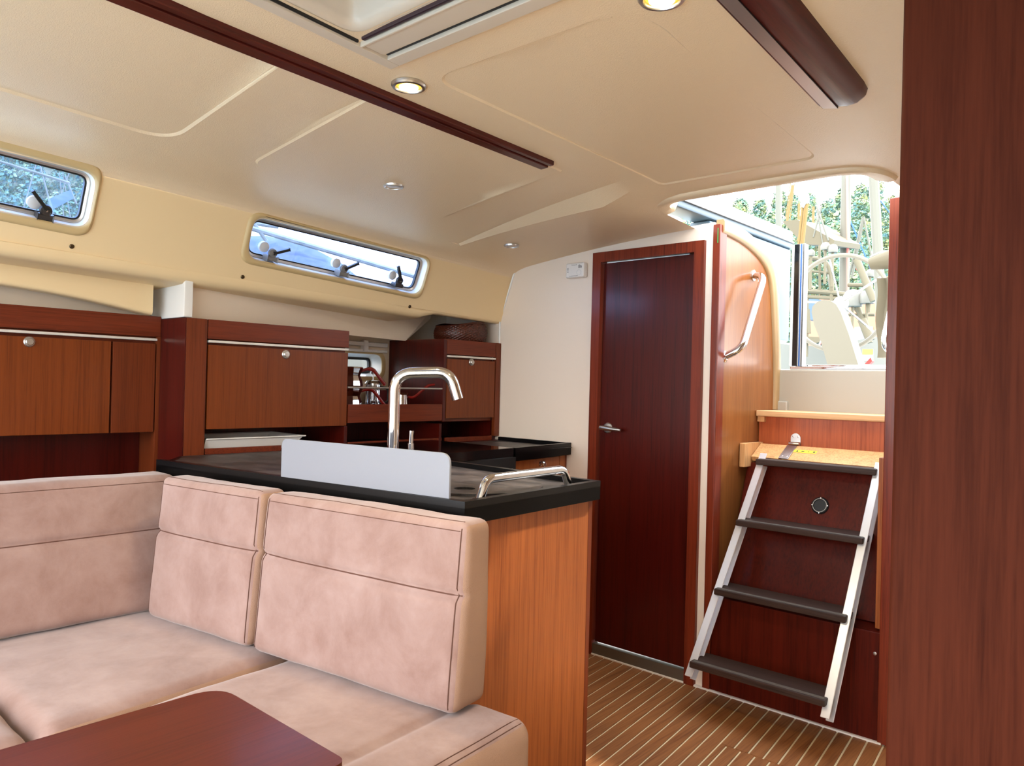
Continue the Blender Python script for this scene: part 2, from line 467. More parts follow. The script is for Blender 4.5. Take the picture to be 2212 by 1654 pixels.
def vz(x, y):
    z = czoff(x, y)
    for pl, inn, h in insets:
        if inside((x, y), inn) or min((p[0] - x) ** 2 + (p[1] - y) ** 2 for p in inn) < 1e-9: return z + h
        # points created on straight inner edges by the triangulation
    return z
zc = [vz(p.x, p.y) for p in rv]
# cover split points on inner loop edges
def seg_d(p, a, b):
    ax, ay = a; bx, by = b; dx, dy = bx - ax, by - ay; L = dx * dx + dy * dy
    t = 0 if L == 0 else max(0, min(1, ((p.x - ax) * dx + (p.y - ay) * dy) / L))
    return math.hypot(p.x - ax - t * dx, p.y - ay - t * dy)
for i, p in enumerate(rv):
    for pl, inn, h in insets:
        if abs(zc[i] - czoff(p.x, p.y)) < 1e-9:
            if any(seg_d(p, inn[k], inn[k - 1]) < 2e-4 for k in range(len(inn))): zc[i] = czoff(p.x, p.y) + h
ceiling = None
for g in ('main', 0, 1, 2):
    bm = NB(); mp = {}
    for f in groups[g]:
        for i in f:
            if i not in mp: mp[i] = bm.verts.new((rv[i].x, rv[i].y, zc[i]))
        try: bm.faces.new([mp[i] for i in f])
        except ValueError: pass
    if g == 'main':
        # fillet roll into the coaming
        def Tl(y): return V((-2.565, y, 1.917 - .05 * y))
        def Bl(y): return V((-2.652, y, 1.606 - .03 * y))
        ys = [-1.1 + i * (3.95 / 40) for i in range(41)]
        rows = []
        for y in ys:
            a = V((XE, y, czoff(XE, y))); c = Tl(y); e = Tl(y).lerp(Bl(y), .16); r = []
            for k in range(9):
                t = k / 8; r.append(bm.verts.new(a * (1 - t) ** 2 + c * 2 * t * (1 - t) + e * t * t))
            rows.append(r)
        for a, b in zip(rows, rows[1:]):
            for k in range(8): bm.faces.new((a[k], a[k + 1], b[k + 1], b[k]))
        bmesh.ops.remove_doubles(bm, verts=bm.verts[:], dist=1e-4)
        bm.normal_update()
        for f in bm.faces:
            if f.normal.z > 0: f.normal_flip()
        ceiling = mk('ceiling', bm, M_vinyl, kind='structure', label='cream textured vinyl cabin headliner with moulded panels', smooth=13, fix=False)
    else:
        for f in bm.faces:
            f.normal_update()
            if f.normal.z > 0: f.normal_flip()
        mk('ceiling_panel', bm, M_vinyl, ceiling, smooth=180, fix=False)
# roof skin above the headliner, open at hatches (keeps daylight out)
bm = NB()
def cwrap(pts, dz): return [(x, y, CZ(x, y) + dz) for x, y in pts]
ringsweep(bm, cw_hole[:], lambda a, b, h: V((a, b, CZ(a, min(b, 2.9)) + h)), [(.03, -.0), (.022, -.012), (.0, -.014), (-.035, -.004), (-.045, .02), (-.045, .07), (-.02, .09), (.03, .09)], close=True)
bm2 = NB(); geo = bm
for v in geo.verts:
    pass
kill = [f for f in geo.faces if f.calc_center_median().y > 2.86]
bmesh.ops.delete(geo, geom=kill, context='FACES')
mk('companionway_rim', geo, M_vinyl, ceiling, smooth=50)
# ---------------- coaming (starboard cabin side with windows)
P0 = Tl(1.7); ea = (Tl(2.8) - Tl(.6)).normalized()
dn = (Bl(1.7) - Tl(1.7)); eb = (dn - ea * dn.dot(ea)).normalized(); en = ea.cross(eb)
if en.x < 0: en = -en
def c2(p): q = p - P0; return (q.dot(ea), q.dot(eb))
def c3(a, b, h=0): return P0 + ea * a + eb * b + en * h
def cpix(u, v): return c2(onplane(u, v, P0, en))
def cquad(pix, rad, n=8):
    q = [cpix(*p) for p in pix]
    return [(p.x, p.y) for p in fillet([(a, b, 0) for a, b in q], rad, n, True)]
w2_out = cquad([(541, 452), (934, 556), (908, 648), (514, 566)], [.055, .05, .05, .055])
w2_in = cquad([(550, 467), (928, 561), (905, 637), (533, 556)], [.05, .045, .05, .05])
wl = cpix(214, 356); wb = cpix(196, 510)
q1 = [cpix(224, 362), cpix(193, 512)]
def shiftq(q): return [(q[0][0], q[0][1]), (q[1][0], q[1][1]), (q[1][0] - .72, q[1][1] - .005), (q[0][0] - .72, q[0][1] - .005)]
w1_out = [(p.x, p.y) for p in fillet([(a, b, 0) for a, b in shiftq([cpix(228, 358), cpix(194, 516)])], .055, 8, True)]
w1_in = [(p.x, p.y) for p in fillet([(a, b, 0) for a, b in shiftq([cpix(211, 377), cpix(188, 494)])][:2] + [(cpix(188, 494)[0] - .69, cpix(188, 494)[1] - .005, 0), (cpix(211, 377)[0] - .69, cpix(211, 377)[1] - .005, 0)], .045, 8, True)]
top_l = [c2(Tl(y).lerp(Bl(y), .155)) for y in (-1.1, 0, 1.4, 2.86)]
bot_l = [c2(Bl(y)) for y in (2.86, 1.4, 0, -1.1)]
bm = NB()
prism(bm, [c3(a, b) for a, b in top_l + bot_l], -en * .05, holes=[[c3(a, b) for a, b in w1_in], [c3(a, b) for a, b in w2_in]])
wall_st = mk('wall_starboard', bm, M_coam, kind='structure', label='cream moulded cabin side lining around the oblong windows', smooth=0)
# rounded lower lip + soffit
bm = NB(); secs = []
def soffx(y): return -2.76 if y < 1.2 else -3.03
for y in (-1.1, 0, .6, 1.13, 1.2, 1.32, 2.0, 2.3, 2.4, 2.86):
    b = Bl(y); dz = .0
    xs = -3.06
    up_ = .10 if y >= 2.4 else 0
    lf = .3 if y >= 2.4 else 1
    secs.append([b + V((.0, 0, .002)), b + V((-.002, 0, -.018 * lf)), b + V((-.012, 0, -.034 * lf)), b + V((-.03, 0, -.042 * lf)), V((-2.76, y, b.z - .045 + up_ * .75)), V((xs, y, b.z - .05 + up_)), V((xs, y, b.z + .02 + up_)), b + V((-.05, 0, .02 + up_ * .6))])
loft(bm, secs)
mk('soffit', bm, M_coam, wall_st, smooth=60)
for (u, v) in [(203, 331), (569, 434), (770, 492), (928, 534), (155, 532), (524, 598), (885, 662)]:
    a, b = cpix(u, v); bm = NB(); lathe(bm, [(.0075, -.001), (.0075, .0015), (.005, .004), (0, .0045)], c3(a, b), en, 14)
    sc = mk('screw', bm, plain('brass_dark', (84, 66, 44), .35, .8) if 'brass_dark' not in MATS else MATS['brass_dark'], wall_st)
def latch(win, a, b, leverang, dark):
    """cam latch at plane coords (a,b)"""
    K = 1.3
    mt = M_greyp if not dark else plain('dark_latch', (50, 46, 44), .4) if 'dark_latch' not in MATS and dark else (MATS['dark_latch'] if dark else M_greyp)
    o = c3(a, b, -.012)
    bm = NB(); obox(bm, c3(a - .022, b - .004, -.03), ea * .044, eb * .018, en * .036, .003)
    lt = mk('latch', bm, mt, win)
    bm = NB(); lathe(bm, [(.016, -.006), (.019, 0), (.016, .007), (.007, .008), (0, .008)], c3(a, b - .016, -.004), ea.cross(eb) * (1 if ea.cross(eb).x > 0 else -1), 16)
    obox(bm, c3(a - .012, b - .014, -.012), ea * .024, eb * .016, en * .014, .003)
    mk('latch_cam', bm, mt, lt)
    d = ea * math.cos(leverang) - eb * math.sin(leverang); s = ea * math.sin(leverang) + eb * math.cos(leverang)
    bm = NB(); obox(bm, c3(a, b - .018, .001) - s * .004, d * .066, s * .010, en * .008, .002)
    mk('lever', bm, M_black, lt)
    bm = NB(); lathe(bm, [(.016, 0), (.020, .004), (.020, .018), (.014, .022), (0, .022)], c3(a - .028, b - .030, -.040), en, 16)
    mk('stop_cup', bm, M_palegrey, lt)
    bm = NB(); lathe(bm, [(.004, 0), (.004, .002), (0, .0025)], c3(a, b - .016, .003), en, 10)
    mk('screw', bm, M_steel, lt)
def build_window(name, outl, inl, label, latches):
    a = sum(p[0] for p in outl) / len(outl); b = max(p[1] for p in outl)
    w = thing(name, c3(a, b), label, kind='structure')
    bm = NB(); N = len(inl)
    # ring between outer and inner loops, proud of the lining
    L = [[bm.verts.new(c3(p[0], p[1], h)) for p in lp] for lp, h in ((outl, -.002), (offloop(outl, -.003), .006), (offloop(outl, -.010), .009), (offloop(inl, .008), .009), (offloop(inl, .002), .005), (inl, -.004))]
    for r0, r1 in zip(L, L[1:]):
        for k in range(N): bm.faces.new((r0[k], r0[(k + 1) % N], r1[(k + 1) % N], r1[k]))
    mk('window_trim', bm, M_beige, w, smooth=50)
    bm = NB(); ringsweep(bm, inl, lambda p, q, h: c3(p, q, h), [(0, -.003), (.004, -.003), (.004, -.05), (-.006, -.05), (-.003, -.03)])
    mk('window_reveal', bm, M_white, w)
    fr = offloop(inl, -.010)
    bm = NB(); ringsweep(bm, fr, lambda p, q, h: c3(p, q, h), [(.009, -.046), (.009, -.034), (.003, -.031), (-.004, -.034), (-.005, -.046)])
    mk('window_frame', bm, M_alu, w)
    bm = NB(); ringsweep(bm, offloop(fr, -.006), lambda p, q, h: c3(p, q, h), [(.002, -.05), (.002, -.036), (-.0035, -.036), (-.0035, -.05)])
    mk('gasket', bm, M_black, w)
    bm = NB(); gl = offloop(fr, -.008); prism(bm, [c3(p[0], p[1], -.050) for p in gl], en * .005)
    mk('pane', bm, M_glass, w, smooth=0)
    for (u, v, ang, dk) in latches:
        p = cpix(u, v); latch(w, p[0], p[1], ang, dk)
    return w
build_window('window_1', w1_out, w1_in, 'oblong cabin window above the long locker with a dark grey latch', [(98, 466, 2.35, True)])
build_window('window_2', w2_out, w2_in, 'oblong cabin window with three grey latches above the galley locker', [(588, 556, .42, False), (742, 589, .55, False), (862, 614, 2.1, True)])
# ---------------- hull side behind the lockers
def hullx(z): return -3.06 + .03 * (z - 1.4)
h3a = on(752, 768, 0, -3.05)
w3 = rrect2(1.95, 2.395, 1.225, 1.335, .045)
bm = NB()
prism(bm, [(-3.05, -1.0, -.05), (-3.05, 2.86, -.05), (-3.05, 2.86, 1.6), (-3.05, -1.0, 1.6)], (-.03, 0, 0), holes=[[(-3.05, y, z) for y, z in w3]])
wall_hull = mk('wall_hull', bm, M_hull, kind='structure', label='cream hull side lining behind the lockers', smooth=0)
bm = NB(); prism(bm, [(-2.715, 1.25, 1.41), (-2.91, 2.43, 1.404), (-2.945, 2.62, 1.53), (-2.93, 2.62, 1.58), (-2.715, 1.25, 1.58)], (-.01, 0, 0)); mk('upper_lining', bm, M_hull, wall_hull, smooth=0)
bm = NB(); box(bm, (-2.94, -1.0, 1.40), (-2.93, 1.21, 1.58)); mk('upper_lining', bm, M_hull, wall_hull, smooth=0)
w3o = thing('window_3', (-3.05, 2.17, 1.22), 'small rounded portlight in the hull behind the open shelf', kind='structure')
bm = NB(); ringsweep(bm, w3, lambda a, b, h: V((-3.05 + h, a, b)), [(0, -.002), (.0, .006), (.01, .009), (.022, .006), (.025, -.002)])
mk('window_trim', bm, M_beige, w3o)
bm = NB(); ringsweep(bm, w3, lambda a, b, h: V((-3.05 + h, a, b)), [(0, 0), (.003, 0), (.003, -.08), (-.018, -.08), (-.01, -.04)])
mk('window_reveal', bm, M_white, w3o)
bm = NB(); ringsweep(bm, offloop(w3, -.02), lambda a, b, h: V((-3.05 + h, a, b)), [(.004, -.08), (.004, -.066), (-.008, -.066), (-.008, -.08)])
mk('gasket', bm, M_black, w3o)
bm = NB(); prism(bm, [(-3.128, a, b) for a, b in offloop(w3, -.02)], (.004, 0, 0)); mk('pane', bm, M_glassc, w3o, smooth=0)
# valance over the salon locker and white divider
bm = NB(); secs = []
for i in range(25):
    y = -.6 + (1.165 + .6) * i / 24
    zb = 1.478 - .05 * max(0, min(1, (y - .55) / .6)) ** 2 * 1.2; zt = 1.6
    e = .03 if i < 24 else .02
    secs.append([V((-2.80, y, zt)), V((-2.80, y, zb + .012)), V((-2.805, y, zb + .003)), V((-2.815, y, zb)), V((-2.85, y, zb)), V((-2.85, y, zt))])
loft(bm, secs)
mk('valance', bm, M_coam, wall_st, smooth=50)
bm = NB(); box(bm, (-3.045, 1.215, 1.41), (-2.662, 1.247, 1.548), .004)
mk('trim_1', bm, M_white, kind='structure', label='white upright divider above the locker post')
bm = NB(); box(bm, (-2.80, .9, 1.555), (-2.64, 1.26, 1.60), .0)
# ---------------- aft bulkhead with the door opening
DX0, DX1, DZ1 = -2.068, -1.512, 1.809
bm = NB()
prism(bm, [(-3.08, YB, -.05), (-1.478, YB, -.05)] + [(x_, YB, CZ(x_, YB) + .012) for x_ in (-1.478, -1.7, -2.0, -2.3, -2.56)] + [(-3.08, YB, 1.85)], (0, .04, 0), holes=[[(DX0 + .03, YB, .002), (DX1 - .03, YB, .002), (DX1 - .03, YB, DZ1 - .03), (DX0 + .03, YB, DZ1 - .03)]])
wall_aft = mk('wall_aft', bm, M_bulk, kind='structure', label='white laminate bulkhead beside the dark red door', smooth=0)
bm = NB(); tube(bm, [V((-2.555, YB - .002, 1.775)), V((-2.65, YB - .002, 1.53)), V((-2.65, YB - .002, 1.41))], .005, 8)
mk('corner_bead', bm, M_white, wall_aft)
bm = NB(); box(bm, (-.8, YB, 0), (.45, YB + .04, 2.05)); mk('wall_aft_port', bm, M_bulk, kind='structure', label='bulkhead on the far side of the steps', smooth=0)
bm = NB(); box(bm, (.42, -1.1, 0), (.46, 2.87, 2.05)); mk('wall_port', bm, M_bulk, kind='structure', label='port side cabin lining', smooth=0)
# door
door = thing('door_1', ((DX0 + DX1) / 2, YB, 0), 'tall dark red mahogany door with a lever handle in the white bulkhead', kind='structure')
fw = .045
for nm, lp in (('door_frame', [(DX0, 0), (DX0 + fw, 0), (DX0 + fw, DZ1 - fw), (DX0, DZ1)]), ('door_frame', [(DX0, DZ1), (DX0 + fw, DZ1 - fw), (DX1 - fw, DZ1 - fw), (DX1, DZ1)]), ('door_frame', [(DX1, DZ1), (DX1 - fw, DZ1 - fw), (DX1 - fw, 0), (DX1, 0)])):
    bm = NB(); prism(bm, [(x, YB - .018, z) for x, z in lp], (0, .05, 0), .004)
    mk(nm, bm, M_frame, door)
bm = NB(); box(bm, (DX0 + fw + .003, YB + .006, .055), (DX1 - fw - .003, YB + .03, DZ1 - fw - .003), .002)
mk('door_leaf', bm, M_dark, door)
bm = NB(); box(bm, (DX0 + fw, YB - .012, .0), (DX1 - fw, YB + .03, .05), .002)
mk('threshold_plate', bm, plain('threshold_grey', (120, 112, 100), .35, .6), door)
hp = on(1312, 924, 1, YB)
bm = NB(); lathe(bm, [(.024, 0), (.024, .004), (.020, .008), (.009, .009), (.009, .045), (0, .046)], (hp.x, YB + .006, hp.z), (0, -1, 0), 24)
hd = mk('handle_rose', bm, M_steel, door, label='brushed steel round handle rose')
bm = NB(); tube(bm, [V((hp.x - .012, YB - .038, hp.z + .002)), V((hp.x + .01, YB - .040, hp.z + .001)), V((hp.x + .06, YB - .038, hp.z - .002)), V((hp.x + .092, YB - .034, hp.z - .004))], [.010, .011, .009, .0065], 14)
mk('handle_lever', bm, M_steel, hd)
# post beside steps
bm = NB(); box(bm, (-1.478, YB - .012, 0), (-1.446, YB + .05, 1.868), .004); mk('trim_2', bm, M_frame, kind='structure', label='narrow mahogany post between the door wall and the steps')
bm = NB(); box(bm, (-.815, YB - .012, 0), (-.775, YB + .05, 1.878), .004); mk('trim_3', bm, M_frame, kind='structure', label='mahogany jamb on the partition side of the steps')
# partition near camera
bm = NB(); box(bm, (-.336, 1.2, 0), (.42, 1.235, 2.0), .008, 3); mk('wall_partition', bm, M_pillar, kind='structure', label='large plain mahogany partition panel edge beside the steps')
# ================================================================== STAIRWELL
def sp_(u, v): p = on(u, v, 0, -1.455); return (p.y, p.z)
side_pts = [(2.84, 0), (3.40, 0), (3.40, 1.0), sp_(1668, 640), sp_(1662, 590), sp_(1645, 556), sp_(1612, 522), sp_(1575, 502), (2.84, sp_(1550, 492)[1])]
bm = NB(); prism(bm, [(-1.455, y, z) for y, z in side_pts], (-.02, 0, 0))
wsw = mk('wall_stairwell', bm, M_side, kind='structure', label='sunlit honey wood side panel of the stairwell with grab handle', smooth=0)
edge = [(3.40, 1.12), (3.40, 1.3)] + side_pts[3:]
edge = [V((0, y, z)) for y, z in edge]
# smooth the edge curve
ed = fillet(edge, .08, 5)
bm = NB(); secs = []
for i, p in enumerate(ed):
    t = (ed[min(i + 1, len(ed) - 1)] - ed[max(i - 1, 0)]).normalized(); nrm = V((0, -t.z, t.y))
    if nrm.dot(p - V((0, 3.0, 1.3))) < 0: nrm = -nrm
    q = [(-.0, -.018), (.010, -.016), (.016, -.006), (.016, .03), (.010, .04), (-.02, .04), (-.02, -.018)]
    secs.append([V((-1.455 + a, p.y, p.z)) + nrm * b for a, b in q])
loft(bm, secs)
mk('edge_moulding', bm, plain('cream_moulding', (156, 124, 82), .4), wsw, smooth=50)
# cockpit-side gelcoat: side wall, hatch garage, sill wall
ext = NB(); box(ext, (-1.62, 3.40, .9), (-1.47, 3.47, 1.66), .01)
box(ext, (-1.62, 3.40, .9), (-1.395, 3.75, 1.16), .01)
mk('wall_cockpit', ext, M_gel, kind='structure', label='white gelcoat cockpit side beside the companionway')
bm = NB(); box(bm, (-1.62, 2.56, 1.905), (-1.515, 3.72, 1.995), .012)
cg = mk('hatch_garage', bm, M_skygel, label='white gelcoat hatch slide rail above the stairwell, blue skylight in its colour', cat='hatch rail')
bm = NB(); box(bm, (-1.62, 2.88, 1.45), (-1.525, 3.72, 1.904), .008); mk('rail_cheek', bm, M_skygel, cg)
bm = NB(); box(bm, (-1.516, 2.6, 1.932), (-1.505, 3.71, 1.94), .002); mk('slide_track', bm, M_greyp, cg)
bm = NB(); box(bm, (-.76, 2.83, 0), (-.70, 3.8, 1.9), .01); mk('wall_stairwell_port', bm, M_white, kind='structure', label='hidden port side of the stairwell')
bm = NB(); box(bm, (-1.455, 3.415, .95), (-.76, 3.47, 1.305), .012); mk('wall_sill', bm, M_gel, kind='structure', label='cream gelcoat wall under the companionway opening')
bm = NB(); box(bm, (-1.40, 3.43, 1.305), (-.76, 3.50, 1.318), .003)
box(bm, (-1.40, 3.50, 1.305), (-.76, 3.515, 1.328), .003)
mk('trim_4', bm, M_chrome, kind='structure', label='bright metal track along the companionway sill')
# open washboard door seen edge-on
wb_ = thing('washboard_door', (-1.38, 3.46, 1.318), 'dark open companionway door leaf standing at the side of the opening', 'door leaf')
a = on(1708, 790, 1, 3.46); b = on(1737, 790, 1, 3.46)
X0, X1 = a.x, b.x
for nm, x0, x1, y1, mt in (('white_edge', X0, X0 + .012, 3.50, M_white), ('dark_panel', X0 + .012, X0 + .036, 3.478, M_blackg), ('seal_strip', X0 + .036, X0 + .041, 3.485, M_alu), ('dark_strip', X0 + .041, X0 + .047, 3.48, M_blue), ('seal_strip', X0 + .047, X0 + .052, 3.485, M_alu), ('dark_strip', X0 + .052, X0 + .056, 3.48, M_blackg), ('seal_strip', X0 + .056, X0 + .06, 3.485, M_alu)):
    bm = NB(); box(bm, (x0, 3.44, 1.32), (x1, y1, 1.875), .002, 1); mk(nm, bm, mt, wb_)
# sill plank and panel beneath
bm = NB(); box(bm, (-1.452, 3.20, 1.092), (-.77, 3.415, 1.118), .004)
sill = mk('sill_plank', bm, M_lightx, label='pale wooden sill plank across the top of the stairwell', cat='sill')
bm = NB(); box(bm, (-1.452, 3.215, 1.068), (-1.42, 3.245, 1.092), .002); mk('sill_block', bm, M_light, sill)
bm = NB(); box(bm, (-1.452, 3.235, .9), (-.77, 3.26, 1.092)); mk('trim_5', bm, wood('stair_back_wood', (176, 86, 44), (138, 58, 26), 'z'), kind='structure', label='red-brown panel under the sill plank', smooth=0)
# engine box
eng = thing('engine_box', (-1.13, 2.84, 0), 'red-brown engine cover box with a round black vent behind the ladder', 'engine box')
bm = NB(); prism(bm, [(-1.452, y_, z_) for y_, z_ in ((2.852, 0), (2.852, .376), (2.945, .376), (3.13, .882), (3.20, .955), (3.234, .955), (3.234, 0))], (.65, 0, 0)); mk('leak_filler', bm, M_stair, eng, smooth=0)  # filler body added behind the panels to stop daylight leaking through
bm = NB(); box(bm, (-1.445, YB - .006, .0), (-.80, YB + .02, .378), .003); mk('base_panel', bm, M_stair, eng)
bm = NB(); prism(bm, [(-1.44, 2.93, .382), (-1.44, 3.115, .898), (-.84, 3.115, .898), (-.84, 2.93, .382)], (0, .02, -.009), .003); ep = mk('sloped_panel', bm, M_stair, eng)
bm = NB(); prism(bm, [(-1.425, 3.105, .923), (-1.425, 3.20, .975), (-.838, 3.20, .975), (-.838, 3.105, .923)], (0, .012, -.018), .002); mk('top_board', bm, M_light, eng)
bm = NB(); box(bm, (-1.452, 3.05, .88), (-1.428, 3.23, .98), .002); mk('side_cleat', bm, M_light, eng)
bm = NB(); box(bm, (-.837, YB + .015, .385), (-.80, 3.23, .98), .002); mk('side_cheek', bm, M_end, eng)
bm = NB(); lathe(bm, [(.006, 0), (.006, .002), (0, .003)], on(1890, 1411, 1, YB - .006), (0, -1, 0), 10); mk('screw', bm, M_steel, eng)
nsl = V((0, -.51, .23)); nsl = V((0, -(.898 - .382), (3.115 - 2.93))).normalized()
pv = onplane(1772, 1092, V((0, 2.93, .382)), nsl)
bm = NB(); lathe(bm, [(.034, 0), (.034, .004), (.030, .008), (.026, .008), (.024, .004), (0, .004)], pv, nsl, 28); vt = mk('vent', bm, M_black, eng)
bm = NB(); lathe(bm, [(.0275, .0075), (.0275, .0088), (.0255, .0088), (.0255, .0075)], pv, nsl, 28, False); mk('vent_ring', bm, M_chrome, vt)
for an in (.8, 2.4, 3.9, 5.5):
    x, y, z = frame_of(nsl); bm = NB(); lathe(bm, [(.0025, .007), (.0025, .009), (0, .0095)], pv + (x * math.cos(an) + y * math.sin(an)) * .030, nsl, 8); mk('screw', bm, M_chrome, vt)
# hinges
for u in (1712, 1905):
    ph = on(u, 972, 1, 3.2); x = ph.x if u < 1800 else -.862
    t = V((0, 3.20 - 3.072, .975 - .905)).normalized(); n = V((0, -t.z, t.y))
    hg = thing('hinge', (x, 3.19, .96), 'rounded steel hinge at the centre of the pale top board' if u < 1800 else 'rounded steel hinge at the partition end of the pale top board', 'hinge')
    bm = NB(); obox(bm, V((x - .021, 3.104, .9233)) + n * .001, V((.042, 0, 0)), t * .104, n * .003, .001); mk('plate', bm, M_steel, hg)
    bm = NB(); prism(bm, [(x + px_, 3.233, .975 + pz) for px_, pz in [(.021, 0)] + [(.021 * math.cos(q * math.pi / 10), .03 + .021 * math.sin(q * math.pi / 10)) for q in range(11)] + [(-.021, 0)]], (0, -.003, 0)); mk('ear', bm, M_steel, hg)
    bm = NB(); tube(bm, [V((x - .022, 3.215, .983)), V((x + .022, 3.215, .983))], .008, 10); mk('knuckle', bm, M_chrome, hg)
    for dx in (-.01, .01):
        bm = NB(); lathe(bm, [(.004, 0), (.004, .002), (0, .003)], V((x + dx, 3.104, .9233)) + t * .018 + n * .003, n, 10); mk('screw', bm, M_chrome, hg)
        bm = NB(); lathe(bm, [(.0035, 0), (.0035, .002), (0, .003)], V((x + dx, 3.230, 1.0 + .012)), (0, -1, 0), 10); mk('screw', bm, M_chrome, hg)
# yellow sticker
t = V((0, 3.20 - 3.072, .975 - .905)).normalized(); n = V((0, -t.z, t.y))
ps = onplane(1740, 976, V((0, 3.072, .905)), n)
bm = NB(); obox(bm, ps - V((.05, 0, 0)) - t * .009 + n * .0008, V((.095, 0, 0)), t * .020, n * .0006)
st = mk('warning_sticker', bm, M_yellow, label='small yellow warning sticker with black symbols on the pale top board', cat='sticker', smooth=0)
for i, shp in enumerate(('tri', 'box', 'arrow', 'ring')):
    c = ps + V((-.034 + i * .023, 0, 0)) + t * .001 + n * .0016; q = []
    if shp == 'tri': q = [(-.006, -.005), (.006, -.005), (0, .006)]
    elif shp == 'box': q = [(-.006, -.003), (.006, -.003), (.006, .003), (-.006, .003)]
    elif shp == 'arrow': q = [(-.001, -.006), (.001, -.006), (.001, .001), (.003, .001), (0, .006), (-.003, .001), (-.001, .001)]
    else: q = [(.005 * math.cos(j), .005 * math.sin(j)) for j in [k * .5236 for k in range(12)]]
    bm = NB(); bm.faces.new([bm.verts.new(c + V((1, 0, 0)) * a_ + t * b_) for a_, b_ in q]); mk('symbol', bm, M_ink, st, smooth=0, fix=False)
# ladder
lad = thing('companionway_ladder', (-1.15, 2.62, .02), 'steep companionway ladder with bright steel stringers and dark treads', 'ladder')
LB, LT = V((0, 2.60, .155)), V((0, 3.055, .935)); lt_ = (LT - LB).normalized(); ln = V((0, lt_.z, -lt_.y))   # ln points aft
for s, (xb_, xt_) in ((1, (-1.428, -1.366)), (-1, (-.895, -.884))):
    def lp(x0, x1, d0, d1, ext=0):
        return None
    o0 = V((xb_, LB.y, LB.z)) - lt_ * .03; o1 = V((xt_, LT.y, LT.z)) + lt_ * .012
    def bar(x0, x1, d0, d1, cut=0):
        bm = NB()
        for (o) in (o0, o1): pass
        A = [o0 + V((s * x0, 0, 0)) + ln * d0, o0 + V((s * x1, 0, 0)) + ln * d0, o0 + V((s * x1, 0, 0)) + ln * d1, o0 + V((s * x0, 0, 0)) + ln * d1]
        B = [p + (o1 - o0) * (1 - cut) for p in A]
        loft(bm, [A, B]); bmesh.ops.bevel(bm, geom=bm.edges[:], offset=.0015, segments=1, affect='EDGES'); return bm
    M_str = MATS.get('stringer_alu') or plain('stringer_alu', (236, 236, 236), .3, .55)
    st_ = mk('stringer', bar(0, .030, 0, .004), M_str, lad)
    mk('stringer_rear', bar(0, .026, .046, .050, .04), M_str, st_)
for zt, (xl, xr), yy in ((.162, (-1.41, -.911), 2.596), (.41, (-1.394, -.901), 2.746), (.661, (-1.382, -.897), 2.893), (.898, (-1.368, -.90), 3.032)):
    bm = NB(); box(bm, (xl, yy - .012, zt), (xr, yy + (.125 if zt < .8 else .07), zt + .024), .004)
    td = mk('tread', bm, M_tread, lad)
    bm = NB(); box(bm, (xl + .01, yy - .006, zt + .0235), (xr - .004, yy + .014, zt + .0255), .001, 1)
    mk('anti_slip_strip', bm, plain('worn_grit', (82, 72, 62), .8, bs=.6, bscale=300) if 'worn_grit' not in MATS else MATS['worn_grit'], td)
# grab handle on stairwell side
g0 = on(1628, 595, 0, -1.455); g1 = on(1565, 770, 0, -1.455)
gh = thing('stairwell_grab_rail', (-1.455, (g0.y + g1.y) / 2, g1.z), 'chrome tubular grab rail on the honey wood stairwell panel', 'grab rail')
k1 = on(1650, 602, 0, -1.385); k2 = on(1603, 752, 0, -1.385)
bm = NB(); tube(bm, fillet([V((-1.455, g0.y, g0.z)), V((-1.385, k1.y, k1.z + .01)), V((-1.385, k2.y, k2.z)), V((-1.455, g1.y, g1.z))], .05, 8), .0155, 14); mk('bar', bm, M_chrome, gh)
for g in (g0, g1):
    bm = NB(); lathe(bm, [(.024, 0), (.024, .004), (.014, .01), (.013, .012)], (-1.455, g.y, g.z), (1, 0, 0), 20); mk('flange', bm, M_chrome, gh)
# exit sticker
e0 = on(1556, 510, 0, -1.454)
bm = NB(); box(bm, (-1.455, e0.y - .022, e0.z - .03), (-1.4538, e0.y + .022, e0.z + .03)); ex_ = mk('exit_sticker', bm, M_green, label='small green emergency exit sticker with white arrow', cat='sticker', smooth=0)
bm = NB(); bm.faces.new([bm.verts.new((-1.4534, e0.y + a, e0.z + b)) for a, b in [(-.004, -.018), (.004, -.018), (.004, .004), (.012, .004), (0, .02), (-.012, .004), (-.004, .004)]]); mk('arrow', bm, M_whitep, ex_, smooth=0, fix=False)

# ================================================================== CEILING FITTINGS
def cp(x, y, d=0): return V((x, y, czoff(x, y) - d))
U0, U1, L0, L1 = onceil(366, 0), onceil(1202, 350), onceil(264, 0), onceil(1167, 356)
def lx(a, b, y): return a.x + (b.x - a.x) * (y - a.y) / (b.y - a.y)
ysl = [-.5, 0, .4, .8, 1.2, 1.5, 1.7, min(U1.y, L1.y)]
def strip(f0, f1, d0, d1, r=.002):
    bm = NB(); secs = []
    for y in ysl:
        xa = lx(L0, L1, y); xb = lx(U0, U1, y); a = xa + (xb - xa) * f0; b = xa + (xb - xa) * f1
        secs.append([cp(a, y, d0), cp(a, y, d1 - r), cp(a + r, y, d1), cp(b - r, y, d1), cp(b, y, d1 - r), cp(b, y, d0)])
    loft(bm, secs); return bm
trim6 = mk('trim_6', strip(.04, .60, -.004, .016), M_darky, kind='structure', label='long dark mahogany strip running along the ceiling')
mk('second_strip', strip(.70, 1, -.004, .014), M_darky, trim6)
mk('groove', strip(.60, .70, -.004, .009), plain('groove_brown', (120, 84, 66), .3), trim6)
mk('white_edge', strip(.0, .035, -.004, .006, .001), M_white, trim6)
